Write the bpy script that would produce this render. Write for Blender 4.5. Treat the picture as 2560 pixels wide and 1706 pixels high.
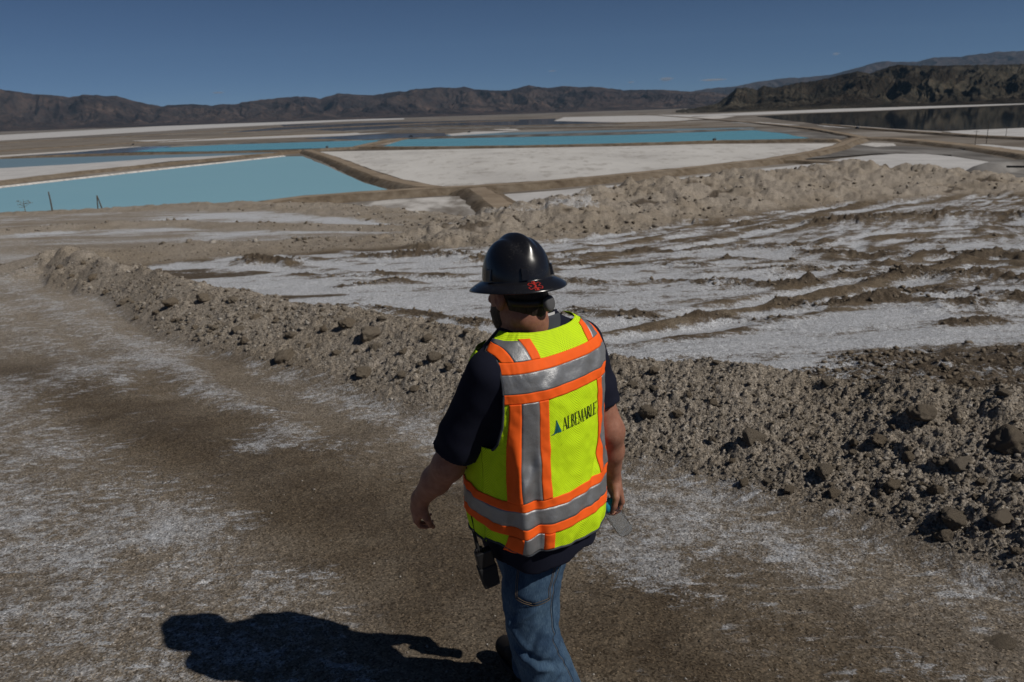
import bpy, bmesh, math, random
import numpy as np
from mathutils import Vector, Matrix

for _o in list(bpy.data.objects):
    bpy.data.objects.remove(_o, do_unlink=True)
SC = bpy.context.scene
COL = SC.collection
random.seed(7)
RNG = np.random.default_rng(11)

# ------------------------------------------------------------------ camera
CAM_Z = 2.2
FPX = 28.0 / 36.0 * 2560.0            # focal length in photo pixels (2560 wide)
PITCH = math.radians(16.05)
ROLL = math.radians(-1.9)
cam_data = bpy.data.cameras.new('camera')
cam_data.lens = 28.0
cam_data.sensor_width = 36.0
cam_data.clip_start = 0.05
cam_data.clip_end = 120000.0
cam_data.dof.use_dof = True
cam_data.dof.focus_distance = 2.5
cam_data.dof.aperture_fstop = 6.5
cam = bpy.data.objects.new('camera', cam_data)
COL.objects.link(cam)
CAM_M = Matrix.Translation((0, 0, CAM_Z)) @ Matrix.Rotation(math.pi / 2 - PITCH, 4, 'X') @ Matrix.Rotation(ROLL, 4, 'Z')
cam.matrix_world = CAM_M
SC.camera = cam
CAM_R = np.array(CAM_M.to_3x3())

# ------------------------------------------------------------------ light
SUN_DIR = Vector((1.43, -0.71, 1.63)).normalized()       # towards the sun
SUN_EL = math.asin(SUN_DIR.z)
SUN_AZ = math.atan2(SUN_DIR.x, SUN_DIR.y)
world = bpy.data.worlds.new('World')
SC.world = world
world.use_nodes = True
_wt = world.node_tree
_bg = _wt.nodes['Background']
_sky = _wt.nodes.new('ShaderNodeTexSky')
_sky.sky_type = 'NISHITA'
_sky.sun_disc = False
_sky.sun_elevation = SUN_EL
_sky.sun_rotation = SUN_AZ
_sky.altitude = 1300.0
_sky.air_density = 0.4
_sky.dust_density = 0.0
_sky.ozone_density = 6.0
_wt.links.new(_sky.outputs[0], _bg.inputs[0])
_bg.inputs[1].default_value = 0.05
sun_l = bpy.data.lights.new('sun', 'SUN')
sun_l.energy = 4.3
sun_l.angle = math.radians(0.5)
sun_l.color = (1.0, 0.945, 0.86)
sun = bpy.data.objects.new('sun', sun_l)
COL.objects.link(sun)
sun.rotation_euler = SUN_DIR.to_track_quat('Z', 'Y').to_euler()
sun.location = (30, -20, 40)
SC.view_settings.view_transform = 'Standard'
SC.view_settings.look = 'None'
SC.view_settings.exposure = -0.4
SC.view_settings.gamma = 1.0
SC.view_settings.use_curve_mapping = False
SC.render.engine = 'CYCLES'
SC.cycles.use_denoising = True
SC.cycles.max_bounces = 8
SC.cycles.transparent_max_bounces = 12
SC.cycles.volume_bounces = 0

# ------------------------------------------------------------------ helpers
def ray(px, py):
    """unit direction in world space of a photo pixel (2560 x 1706 frame)"""
    v = CAM_R @ np.array([(px - 1280.0) / FPX, -(py - 853.0) / FPX, -1.0])
    return v / np.linalg.norm(v)

def at_z(px, py, z):
    d = ray(px, py)
    t = (z - CAM_Z) / d[2]
    return np.array([d[0] * t, d[1] * t, z])

def at_y(px, py, y):
    d = ray(px, py)
    t = y / d[1]
    return np.array([d[0] * t, y, CAM_Z + d[2] * t])

def at_d(px, py, dist):
    """point at horizontal distance dist from the camera"""
    d = ray(px, py)
    t = dist / math.hypot(d[0], d[1])
    return np.array([d[0] * t, d[1] * t, CAM_Z + d[2] * t])

def at_depth(px, py, zc):
    """point at depth zc along the optical axis"""
    v = CAM_R @ np.array([(px - 1280.0) / FPX, -(py - 853.0) / FPX, -1.0])
    return np.array([v[0] * zc, v[1] * zc, CAM_Z + v[2] * zc])

_TAB = np.random.default_rng(3).random((1 << 16)).astype(np.float32)
_GX = np.cos(_TAB * 6.2831853).astype(np.float32); _GY = np.sin(_TAB * 6.2831853).astype(np.float32)

def _idx(ix, iy, seed):
    return ((ix * 1619 + iy * 31337 + seed * 6971) * 40503 >> 3) & 0xffff

def _hash(ix, iy, seed):
    return _TAB[_idx(ix, iy, seed)]

def gnoise(x, y, seed=0):
    """2-D gradient noise, about -1..1"""
    x = np.asarray(x, np.float32); y = np.asarray(y, np.float32)
    fx0 = np.floor(x); fy0 = np.floor(y)
    ix = fx0.astype(np.int32); iy = fy0.astype(np.int32)
    fx = x - fx0; fy = y - fy0
    u = fx * fx * (3 - 2 * fx); v = fy * fy * (3 - 2 * fy)
    def g(ox, oy):
        k = _idx(ix + ox, iy + oy, seed)
        return _GX[k] * (fx - ox) + _GY[k] * (fy - oy)
    a = g(0, 0); b = g(1, 0); c = g(0, 1); d = g(1, 1)
    a = a + (b - a) * u; c = c + (d - c) * u
    return 1.5 * (a + (c - a) * v)

def fbm(x, y, octv=4, seed=0, gain=0.5, lac=2.03):
    s = 0.0; a = 1.0; n = 0.0
    for i in range(octv):
        s = s + a * gnoise(x, y, seed + i * 17); n += a
        a *= gain; x = x * lac + 13.7; y = y * lac - 7.1
    return s / n

def ridged(x, y, octv=4, seed=0, gain=0.5):
    s = 0.0; a = 1.0; n = 0.0
    for i in range(octv):
        s = s + a * (1 - np.abs(gnoise(x, y, seed + i * 31))); n += a
        a *= gain; x = x * 2.07 + 3.1; y = y * 2.07 + 9.2
    return s / n

def pebbles(x, y, seed=0, fill=0.6):
    """height field of half-buried round lumps, one per unit cell"""
    x = np.asarray(x, np.float32); y = np.asarray(y, np.float32)
    ix = np.floor(x).astype(np.int32); iy = np.floor(y).astype(np.int32)
    h = np.zeros_like(x)
    for ox in (-1, 0, 1):
        for oy in (-1, 0, 1):
            cx = ix + ox; cy = iy + oy
            px = cx + _hash(cx, cy, seed); py = cy + _hash(cx, cy, seed + 5)
            rr = 0.15 + 0.5 * _hash(cx, cy, seed + 9) ** 2
            on = _hash(cx, cy, seed + 13) < fill
            d2 = (x - px) ** 2 + (y - py) ** 2
            q = np.where(on, np.sqrt(np.maximum(rr * rr - d2, 0)), 0)
            h = np.maximum(h, q)
    return h

def sstep(a, b, x):
    t = np.clip((x - a) / (b - a), 0, 1)
    return t * t * (3 - 2 * t)

def seg_dist(X, Y, pts):
    """distance to a polyline, the signed side (left > 0), and the position (index) along it"""
    best = np.full(X.shape, 1e9); side = np.zeros(X.shape); pos = np.zeros(X.shape)
    for i in range(len(pts) - 1):
        ax, ay = pts[i][0], pts[i][1]; bx, by = pts[i + 1][0], pts[i + 1][1]
        dx, dy = bx - ax, by - ay
        L2 = dx * dx + dy * dy + 1e-12
        t = np.clip(((X - ax) * dx + (Y - ay) * dy) / L2, 0, 1)
        d = np.hypot(X - ax - t * dx, Y - ay - t * dy)
        m = d < best
        best = np.where(m, d, best)
        side = np.where(m, np.sign(dx * (Y - ay) - dy * (X - ax)), side)
        pos = np.where(m, i + t, pos)
    return best, side, pos

def mesh_np(name, V, F, mat=None, smooth=True, parent=None, uv=None, uvs=None):
    me = bpy.data.meshes.new(name)
    V = np.asarray(V, dtype=np.float32)
    if isinstance(F, np.ndarray):
        n = F.shape[1]
        me.vertices.add(len(V)); me.vertices.foreach_set('co', V.ravel())
        me.loops.add(F.size); me.loops.foreach_set('vertex_index', F.ravel().astype(np.int32))
        me.polygons.add(len(F))
        me.polygons.foreach_set('loop_start', np.arange(0, F.size, n, dtype=np.int32))
        me.polygons.foreach_set('loop_total', np.full(len(F), n, dtype=np.int32))
        me.update(calc_edges=True)
        me.validate()
    else:
        me.from_pydata([tuple(v) for v in V], [], F)
        me.update()
    if smooth:
        me.polygons.foreach_set('use_smooth', np.ones(len(me.polygons), dtype=bool))
    if uv is not None:                                   # one uv per vertex
        lay = me.uv_layers.new(name='UVMap')
        li = np.zeros(len(me.loops), dtype=np.int32); me.loops.foreach_get('vertex_index', li)
        lay.data.foreach_set('uv', np.asarray(uv, dtype=np.float32)[li].ravel())
    o = bpy.data.objects.new(name, me)
    COL.objects.link(o)
    if mat: me.materials.append(mat)
    if parent is not None: o.parent = parent
    return o

def grid_faces(nu, nv, close_u=False):
    """quads for a vertex grid indexed [v * nu + u]"""
    u = np.arange(nu if close_u else nu - 1); v = np.arange(nv - 1)
    U, W = np.meshgrid(u, v)
    a = (W * nu + U).ravel(); b = (W * nu + (U + 1) % nu).ravel()
    c = ((W + 1) * nu + (U + 1) % nu).ravel(); d = ((W + 1) * nu + U).ravel()
    return np.stack([a, b, c, d], 1)

def tag(o, label=None, cat=None, group=None, kind=None):
    if label: o['label'] = label
    if cat: o['category'] = cat
    if group: o['group'] = group
    if kind: o['kind'] = kind
    return o

def empty(name, loc=(0, 0, 0), rz=0.0):
    o = bpy.data.objects.new(name, None)
    COL.objects.link(o); o.location = loc; o.rotation_euler = (0, 0, rz)
    o.empty_display_size = 0.1
    return o

def copy_tree(o, parent=None):
    c = o.copy(); COL.objects.link(c); c.parent = parent
    for ch in [q for q in bpy.data.objects if q.parent == o]:
        copy_tree(ch, c)
    return c

class NT:
    """short-hand for building a node material"""
    def __init__(self, name, rough=0.8, spec=0.3, color=None, metallic=0.0):
        self.m = bpy.data.materials.new(name); self.m.use_nodes = True
        self.t = self.m.node_tree; self.b = self.t.nodes['Principled BSDF']
        self.b.inputs['Roughness'].default_value = rough
        self.b.inputs['Specular IOR Level'].default_value = spec
        self.b.inputs['Metallic'].default_value = metallic
        if color is not None: self.b.inputs['Base Color'].default_value = (*color, 1)
    def n(self, kind, **kw):
        nd = self.t.nodes.new(kind)
        for k, v in kw.items():
            if k in nd.inputs.keys(): self._set(nd.inputs[k], v)
            else: setattr(nd, k, v)
        return nd
    def _set(self, s, v):
        if isinstance(v, bpy.types.NodeSocket): self.t.links.new(v, s)
        elif isinstance(v, (tuple, list)) and len(v) == 3 and s.type == 'RGBA': s.default_value = (*v, 1)
        else: s.default_value = v
    def set(self, **kw):
        for k, v in kw.items(): self._set(self.b.inputs[k.replace('_', ' ')], v)
        return self
    def coord(self, kind='Object', scale=None):
        o = self.n('ShaderNodeTexCoord').outputs[kind]
        if scale is not None:
            mp = self.n('ShaderNodeMapping'); self.t.links.new(o, mp.inputs[0]); mp.inputs['Scale'].default_value = scale
            o = mp.outputs[0]
        return o
    def noise(self, scale, detail=4.0, rough=0.55, vec=None, dist=0.0):
        nd = self.n('ShaderNodeTexNoise'); nd.inputs['Scale'].default_value = scale
        nd.inputs['Detail'].default_value = detail; nd.inputs['Roughness'].default_value = rough
        nd.inputs['Distortion'].default_value = dist
        if vec is None: vec = self.coord()
        self.t.links.new(vec, nd.inputs['Vector'])
        return nd.outputs[0]
    def vor(self, scale, vec=None, out='Distance', feature='F1'):
        nd = self.n('ShaderNodeTexVoronoi'); nd.feature = feature; nd.inputs['Scale'].default_value = scale
        if vec is None: vec = self.coord()
        self.t.links.new(vec, nd.inputs['Vector'])
        return nd.outputs[out]
    def ramp(self, fac, stops):
        nd = self.n('ShaderNodeValToRGB'); self._set(nd.inputs[0], fac)
        el = nd.color_ramp.elements
        while len(el) < len(stops): el.new(0.5)
        for e, (p, c) in zip(el, stops):
            e.position = p
            e.color = (c, c, c, 1) if isinstance(c, (int, float)) else (*c, 1)
        return nd.outputs[0]
    def mix(self, fac, a, b, mode='MIX'):
        nd = self.n('ShaderNodeMix'); nd.data_type = 'RGBA'; nd.blend_type = mode
        self._set(nd.inputs[0], fac)
        self._set(nd.inputs[6], (*a, 1) if isinstance(a, tuple) and len(a) == 3 else a)
        self._set(nd.inputs[7], (*b, 1) if isinstance(b, tuple) and len(b) == 3 else b)
        return nd.outputs[2]
    def math(self, op, a, b=0.0, c=0.0, clamp=False):
        nd = self.n('ShaderNodeMath'); nd.operation = op; nd.use_clamp = clamp
        self._set(nd.inputs[0], a); self._set(nd.inputs[1], b); self._set(nd.inputs[2], c)
        return nd.outputs[0]
    def smooth(self, v, lo, hi, a=0.0, b=1.0):
        nd = self.n('ShaderNodeMapRange'); nd.interpolation_type = 'SMOOTHSTEP'
        self._set(nd.inputs[0], v)
        for i, q in enumerate((lo, hi, a, b)): self._set(nd.inputs[i + 1], q)
        return nd.outputs[0]
    def bump(self, height, strength=0.5, dist=0.01, normal=None):
        nd = self.n('ShaderNodeBump'); nd.inputs['Strength'].default_value = strength
        nd.inputs['Distance'].default_value = dist
        self.t.links.new(height, nd.inputs['Height'])
        if normal is not None: self.t.links.new(normal, nd.inputs['Normal'])
        self.t.links.new(nd.outputs[0], self.b.inputs['Normal'])
        return nd.outputs[0]
    def attr(self, name, out='Color'):
        nd = self.n('ShaderNodeAttribute'); nd.attribute_name = name
        return nd.outputs[out]
# ------------------------------------------------------------------ foreground ground
SLOPE = 0.06
def base_z(y):
    return -SLOPE * (np.clip(y, -6, 200) - 2.3)

def at_base(px, py, h=0.0):
    d = ray(px, py)
    t = (-SLOPE * (0 - 2.3) + h - CAM_Z) / (d[2] + SLOPE * d[1])
    return np.array([d[0] * t, d[1] * t, CAM_Z + d[2] * t])

def ridge_pts(lst):           # (px, py, height above the slope)
    out = []
    for px, py, h in lst:
        p = at_base(px, py, h); out.append((p[0], p[1], h))
    return out

def ridge_pts_d(lst):         # (px, py, forward distance)
    out = []
    for px, py, y in lst:
        p = at_y(px, py, y); out.append((p[0], p[1], p[2] - float(base_z(y))))
    return out

NEAR_BERM = ridge_pts([(3300, 1150, .62), (2900, 1060, .62), (2560, 992, .6), (2300, 965, .56), (2000, 930, .53), (1800, 908, .52), (1550, 893, .5),
                       (1300, 850, .48), (1000, 800, .46), (800, 768, .44), (600, 733, .44), (420, 697, .44), (280, 670, .44),
                       (190, 647, .42), (150, 630, .35)])
FAR_BANK = ridge_pts([(150, 630, .35), (200, 624, .32), (478, 610, .26), (797, 598, .16), (1000, 592, .10), (1221, 580, .05)])
BENCH = ridge_pts([(-300, 590, .2), (0, 572, .22), (160, 562, .22), (420, 551, .2), (560, 557, .14), (800, 563, .10), (1050, 569, .06)])
LEFT_RIM = ridge_pts_d([(-900, 580, 40), (-300, 548, 47), (0, 533, 49), (120, 528, 49.5), (240, 523, 50), (350, 515, 50), (478, 507, 49), (610, 505, 47), (797, 509, 44),
                        (930, 520, 40), (1115, 548, 33), (1250, 566, 29)])
MOUND = ridge_pts_d([(1236, 570, 23), (1267, 550, 24), (1345, 500, 27), (1434, 492, 29), (1584, 461, 33), (1723, 447, 36), (1835, 428, 38),
                     (1918, 433, 39), (2085, 411, 42), (2141, 403, 43), (2185, 408, 43), (2235, 422, 42.5), (2252, 410, 43), (2297, 411, 43),
                     (2352, 425, 43), (2447, 433, 43), (2560, 445, 42), (2900, 490, 38), (3500, 560, 30)])

def build_ground():
    # polar grid, fine inside the picture, coarse elsewhere
    azf = np.radians(np.linspace(-41, 42, 1010))
    azc = np.concatenate([azf, np.radians(np.linspace(42, 319, 74)[1:-1])])
    nA = len(azc)
    rr = np.concatenate([np.linspace(0.15, 2.2, 22)[:-1]])
    q = np.linspace(math.log(2.2), math.log(60), 20000)
    r_ = np.exp(q); pdf = (1 / r_ ** 2 + 0.045 / r_) * r_
    cdf = np.cumsum(pdf); cdf /= cdf[-1]
    rr = np.concatenate([rr, np.interp(np.linspace(0, 1, 960), cdf, r_), np.geomspace(60, 170, 36)[1:]])
    nR = len(rr)
    A, Rr = np.meshgrid(azc.astype(np.float32), rr.astype(np.float32))
    X = Rr * np.sin(A); Y = Rr * np.cos(A)
    Z = base_z(Y)
    infront = (np.abs(((A + math.pi) % (2 * math.pi)) - math.pi) < 1.2) & (Rr > 1.5)
    # warp for natural outlines
    wx = X + 0.35 * fbm(X * .35, Y * .35, 3, 1); wy = Y + 0.35 * fbm(X * .35, Y * .35, 3, 2)

    bern, sb, pb = seg_dist(wx, wy, NEAR_BERM)
    hb = np.interp(pb, range(len(NEAR_BERM)), [p[2] for p in NEAR_BERM])
    inb = sb < 0                                     # beyond the berm (polyline runs right to left)
    crestvar = 1 + .28 * fbm(X * 1.1, Y * 1.1, 3, 5)
    wfb = np.interp(pb, [0, 8, 10, 12, 14], [1.3, 1.25, 1.1, .8, .55])
    tf = np.clip(1 - bern / np.where(inb, .95, wfb), 0, 1)
    prof = np.where(inb, sstep(0, 1, tf), tf ** 1.15 * (1 + .35 * (1 - tf)))
    berm = hb * crestvar * np.clip(prof, 0, 1.02)
    bm = sstep(.02, .3, tf)                          # berm mask

    def simple(pts, wf, wb, seed, var=.25, sharp=1.2):
        d, s, p = seg_dist(wx, wy, pts)
        h = np.interp(p, range(len(pts)), [q[2] for q in pts])
        far = s < 0
        return d, far, p, h, wf, wb
    def ridge_h(pts, wf, wb, far_is_left, seed, var=.3, fr=.5, sharp=1.15):
        d, s, p = seg_dist(wx, wy, pts)
        h = np.interp(p, range(len(pts)), [q[2] for q in pts])
        far = (s > 0) == far_is_left
        t = np.clip(1 - d / np.where(far, wb, wf), 0, 1)
        hh = h * np.clip(t ** sharp * (1 + .3 * (1 - t)), 0, 1.05) * (1 + var * fbm(X * fr, Y * fr, 3, seed))
        return hh, sstep(.0, .3, t), t
    fb, fbm_m, _t = ridge_h(FAR_BANK, 2.4, 2.0, True, 21, .25)
    be, be_m, _t = ridge_h(BENCH, 1.6, 1.6, True, 22, .4)
    lr, lr_m, lr_t = ridge_h(LEFT_RIM, 3.8, 3.0, True, 23, .45, .55)
    dm, smd, pm = seg_dist(wx, wy, MOUND)
    hm = np.interp(pm, range(len(MOUND)), [p[2] for p in MOUND])
    wfm = np.interp(pm, [0, 2, 6, 10, 18], [3.5, 5.5, 8.0, 10., 9.])
    farm = smd > 0
    tm = np.clip(1 - dm / np.where(farm, 3.5, wfm), 0, 1)
    lum = 1.6 * fbm(X * .26, Y * .26, 4, 31, .6)
    mo = hm * np.clip(tm ** 1.05 * (1 + .35 * (1 - tm)), 0, 1.05) * (1 + .30 * lum * sstep(1.05, .5, tm)) + tm * .42 * fbm(X * .75, Y * .75, 4, 33, .6) + .25 * tm * np.maximum(fbm(X * .3, Y * .3, 2, 34), 0)
    mo_m = sstep(0.02, .18, tm)

    Z = Z + np.maximum.reduce([berm * infront, fb * infront, be * infront, lr * infront, mo * infront])

    # inside the basin
    basin_poly = [(p[0], p[1]) for p in NEAR_BERM]
    beyond = inb & (bern > .5) & infront
    # approximate basin: beyond the near berm, before the far bank or mound
    db, s2, _p = seg_dist(wx, wy, FAR_BANK)
    basin = (inb & infront & (Rr < 46)) * (1 - np.where((s2 > 0) & (X < 1.5), 1, 0)) * (1 - mo_m) * (1 - bm) * (1 - fbm_m)
    basin = np.clip(basin, 0, 1)

    # churned ridges of mud in the basin (photo positions on the slope)
    mud = np.zeros_like(X)
    LINES = [([(1380, 642), (1600, 632), (1780, 624), (1925, 622)], .30, .13), ([(1655, 652), (1800, 648), (1985, 656)], .26, .12),
             ([(1405, 708), (1700, 712), (1930, 716), (2180, 706)], .26, .15), ([(1974, 768), (2150, 762), (2300, 762), (2440, 768)], .24, .15),
             ([(1723, 797), (1850, 800), (1956, 798)], .22, .11), ([(880, 765), (1000, 775), (1120, 795), (1225, 815)], .16, .09),
             ([(637, 654), (680, 660), (720, 660)], .5, .28), ([(930, 645), (1050, 640), (1150, 645), (1250, 650)], .5, .26),
             ([(1090, 620), (1180, 590), (1240, 575)], .6, .2), ([(2200, 690), (2330, 690), (2480, 700), (2700, 720)], .6, .2),
             ([(2090, 560), (2250, 545), (2400, 540), (2600, 545)], 1.0, .34), ([(2050, 635), (2250, 640), (2500, 640)], .5, .16),
             ([(1750, 690), (1860, 676), (2040, 668)], .3, .1), ([(1430, 660), (1640, 662), (1760, 668)], .25, .09), ([(2190, 745), (2350, 735), (2600, 760)], .35, .16),
             ([(860, 720), (1010, 700), (1100, 690)], .25, .08), ([(760, 690), (900, 695), (1000, 690)], .3, .1), ([(1420, 780), (1560, 795), (1660, 800)], .25, .08),
             ([(2350, 820), (2480, 812), (2650, 820)], .22, .14)]
    for i, (ps, w, h) in enumerate(LINES):
        pts = [tuple(at_base(a, b)[:2]) for a, b in ps]
        qx = [p[0] for p in pts]; qy = [p[1] for p in pts]; e = 3 * w + .6
        m = infront & (X > min(qx) - e) & (X < max(qx) + e) & (Y > min(qy) - e) & (Y < max(qy) + e)
        xs, ys = X[m], Y[m]
        d = seg_dist(xs + .25 * fbm(xs * .8, ys * .8, 2, 41 + i), ys + .3 * fbm(xs * .8, ys * .8, 2, 61 + i), pts)[0]
        brk = .30 + .70 * sstep(-.32, .12, fbm(xs * .75, ys * .9, 3, 75 + i, .6))
        t = np.clip(np.exp(-(d / w) ** 2) * (1 + .5 * fbm(xs * 1.3, ys * 1.3, 2, 70 + i)), 0, 1.2) * brk
        mud[m] = np.maximum(mud[m], t)
        Z[m] += h * t * (.35 + .9 * np.abs(fbm(xs * 4, ys * 4, 3, 80 + i)) + .25 * fbm(xs * 11, ys * 11, 2, 81)) * (1 - bm[m])
    # rough churned corner on the right beyond the berm
    rc = at_base(2500, 930); dcor = np.hypot((X - rc[0]) / 2.2, (Y - rc[1]) / 1.1)
    corner = sstep(1.15, .55, dcor + .3 * fbm(X * 1.2, Y * 1.2, 3, 90)) * (1 - bm)
    mud = np.maximum(mud, corner)
    Z = Z + corner * (.10 * np.abs(fbm(X * 3, Y * 3, 3, 91)) + .06 * ridged(X * 5, Y * 5, 3, 92) - .05)
    # brown damp ground on the left side of the basin
    damp = np.zeros_like(X)
    for (px, py, ax, ay) in ((430, 632, 4.5, 1.5), (330, 655, 2.2, 1.3), (350, 690, 2.2, 1.0), (720, 628, 4, 1.0), (480, 690, 1.6, .6), (700, 745, 1.2, .3)):
        p = at_base(px, py); dd = np.hypot((X - p[0]) / ax, (Y - p[1]) / ay)
        damp = np.maximum(damp, sstep(1.2, .6, dd + .45 * fbm(X * .9, Y * .9, 3, 95)))
    # wheel tracks fanning across the basin to the right: long shallow grooves
    shear = np.where(X > 0, .04 + .75 * sstep(9, 27, Y), .04)
    tx = X * .20 + .12 * fbm(X * .25, Y * .25, 2, 101); ty = (Y - shear * X) * 1.5 + .9 * fbm(X * .22, Y * .22, 2, 102)
    tracks = fbm(tx, ty, 4, 103, .6)
    tracks2 = fbm(X * .35, (Y - (shear + .06) * X) * 2.6, 3, 107, .6)
    Z = Z + basin * (.035 * tracks + .02 * tracks2 + .012 * np.abs(fbm(X * 7, Y * 7, 3, 104)) * (.4 + mud))

    # chaotic churned ground in the far right of the basin
    ch = sstep(.02, .40, fbm(X * .42 + .1 * Y, Y * 1.0 - .12 * X, 4, 120, .6)) * sstep(7, 12, Y) * sstep(.5, 5, X) * basin
    Z = Z + ch * (.16 * np.abs(fbm(X * 2.4, Y * 2.4, 4, 121)) + .05 * ridged(X * 5, Y * 5, 2, 122) - .03)
    mud = np.maximum(mud, ch * .62)
    tracks3 = fbm(X * .9 + .2 * Y, (Y - (shear + .05) * X) * 5.5, 3, 109, .65)
    Z = Z + basin * .012 * tracks3
    # overall roughness
    far_rough = sstep(8, 20, Rr)
    Z = Z + infront * (.05 * fbm(X * .45, Y * .45, 3, 110) * sstep(3, 8, Rr) + .006 * fbm(X * 6, Y * 6, 3, 111))
    earth = np.clip(np.maximum.reduce([bm * 1.0, fbm_m * .8, be_m * .5, lr_m * .9, mo_m]), 0, 1) * infront
    # lumpy gravel on the berm and mounds
    g = np.zeros_like(X)
    m = (earth > .02) & (Rr < 16)
    xs, ys = X[m], Y[m]
    g[m] = (.030 * pebbles(xs * 6, ys * 6, 200, .3) * 2.2 + .022 * pebbles(xs * 14, ys * 14, 210, .6) * 2
            + .020 * pebbles(xs * 30, ys * 30, 220, .85) * 1.8 * sstep(13, 7, Rr[m]) + .013 * pebbles(xs * 62, ys * 62, 225, .8) * 1.6 * sstep(8, 5, Rr[m]) + .03 * fbm(xs * 3.2, ys * 3.2, 4, 230) + .012 * fbm(xs * 17, ys * 17, 2, 231))
    m2 = (earth > .02) & (Rr >= 16)
    xs, ys = X[m2], Y[m2]
    g[m2] = (.26 * pebbles(xs * 1.3, ys * 1.3, 240, .3) + .16 * pebbles(xs * 3.0, ys * 3.0, 250, .45) + .24 * fbm(xs * 1.0, ys * 1.0, 5, 260, .6) - .10 * sstep(.25, .6, fbm(xs * .6, ys * .6, 3, 262)))
    lump = np.where(Rr < 16, earth, np.clip(np.maximum.reduce([bm, mo_m, .35 * fbm_m, .3 * be_m, .55 * lr_m]), 0, 1) * infront)
    Z = Z + g * lump
    # small crumbs and shallow ruts on the road
    road = infront * (1 - earth) * (1 - np.where(inb, 1, 0))
    m = (road > .02) & (Rr < 11)
    xs, ys = X[m], Y[m]
    crumbs = np.zeros_like(X)
    sal = sstep(-.1, .35, fbm(xs * .9, ys * .9, 3, 270))
    crumbs[m] = (.006 * pebbles(xs * 26, ys * 26, 280, .25) * 1.6 + .0045 * pebbles(xs * 55, ys * 55, 285, .55) * (.3 + sal) * sstep(8, 4, Rr[m])
                 + .004 * fbm(xs * 22, ys * 22, 3, 290) + .010 * fbm(xs * 2.2, ys * 2.2, 3, 291))
    Z = Z + crumbs * road

    # the far side of the hill falls away to the flats
    rim = LEFT_RIM[:-1] + MOUND[1:]
    ra = np.array([math.atan2(p[0], p[1]) for p in rim]); rd = np.array([math.hypot(p[0], p[1]) for p in rim])
    k = np.argsort(ra); ra, rd = ra[k], rd[k]
    Aw = ((A + math.pi) % (2 * math.pi)) - math.pi
    rl = np.interp(Aw, ra, rd)
    over = np.maximum(Rr - rl - 2.0, 0)
    Z = np.where(infront, np.maximum(Z - .5 * over - .02 * np.minimum(over, 8) ** 2, -26), Z)
    Z = np.where(~infront & (Rr > 60), np.maximum(Z - .4 * (Rr - 60), -26), Z)

    # colour masks: R salt crust, G dark mud, B loose gravelly earth
    salt = np.zeros_like(X)
    pat = fbm(X * .8, Y * .8, 5, 300, .6); pat2 = fbm(X * 3.1, Y * 3.1, 4, 310, .6); streak = fbm(X * 1.0 + .4 * Y, (Y - .35 * X) * 3.4, 4, 320, .6)
    # basin salt: broad, streaky
    sb_ = .80 - .06 * sstep(0, 4, X) + .58 * tracks + .45 * tracks2 + .45 * tracks3 + .30 * pat + .42 * pat2 - .95 * np.clip(mud * (.55 + .9 * np.abs(pat2)), 0, 1) - .8 * damp
    # the lower basin in front of the berm is the whitest
    wl = at_base(1900, 850); wl2 = at_base(600, 715)
    sb_ = sb_ + .10 * np.exp(-((Y - wl[1]) / 2.5) ** 2) * (X > 0) + .22 * np.exp(-(np.hypot((X - wl2[0]) / 4, (Y - wl2[1]) / 3)) ** 2)
    sb_ = sb_ - .35 * sstep(14, 30, Y) * sstep(0, 8, X) * .6
    # wheel tracks curving through the basin
    for q, tr in enumerate(([(1400, 645), (1700, 592), (1950, 547), (2150, 507), (2350, 480)], [(1440, 668), (1750, 615), (2000, 562), (2200, 517), (2400, 490)],
               [(1500, 612), (1800, 563), (2050, 522), (2250, 492)], [(2420, 572), (2250, 580), (2140, 597), (2110, 622), (2150, 645), (2280, 660), (2500, 668)],
               [(2420, 590), (2270, 597), (2180, 610), (2165, 625), (2210, 640), (2330, 648), (2500, 652)], [(1450, 830), (1700, 790), (1950, 745), (2200, 690), (2400, 640)],
               [(1560, 850), (1800, 812), (2050, 765), (2300, 705), (2500, 655)], [(1330, 655), (1120, 668), (900, 668), (700, 650)], [(1330, 690), (1120, 700), (880, 694), (640, 668)])):
        pts = [tuple(at_base(a, b)[:2]) for a, b in tr]
        qx = [p[0] for p in pts]; qy = [p[1] for p in pts]
        m = (basin > 0) & (X > min(qx) - 2) & (X < max(qx) + 2) & (Y > min(qy) - 2) & (Y < max(qy) + 2)
        d = seg_dist(X[m] + .12 * pat[m], Y[m] + .12 * pat2[m], pts)[0]
        w = .14 + .006 * Rr[m]
        vary = .3 + .7 * sstep(-.35, .25, fbm(X[m] * .5, Y[m] * .5, 2, 360 + q))
        Z[m] += vary * basin[m] * (-.045 * np.exp(-(d / w) ** 2) + .040 * np.exp(-((d - 1.9 * w) / (.7 * w)) ** 2))
        sb_[m] += vary * (.32 * np.exp(-(d / w) ** 2) - .54 * np.exp(-((d - 1.9 * w) / (.8 * w)) ** 2))
    salt = np.where(basin > 0, np.clip(sb_, 0, 1) * basin, salt)
    # road salt: bands by lane
    lane = [tuple(at_base(a, b)[:2]) for a, b in ((-200, 900), (60, 930), (330, 1020), (620, 1150), (900, 1290), (1130, 1440), (1300, 1560))]
    dl, sl, _p = seg_dist(X + .12 * pat, Y + .12 * pat2, lane)
    lane2 = [tuple(at_base(a, b)[:2]) for a, b in ((500, 900), (720, 1010), (1000, 1130), (1400, 1260), (1750, 1400), (2100, 1530), (2700, 1660))]
    dl2, _s, _p = seg_dist(X + .1 * pat, Y + .1 * pat2, lane2)
    near_edge = np.exp(-((bern - 1.5) / .55) ** 2)
    fine = fbm(X * 9, Y * 9, 3, 340, .65)
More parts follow.
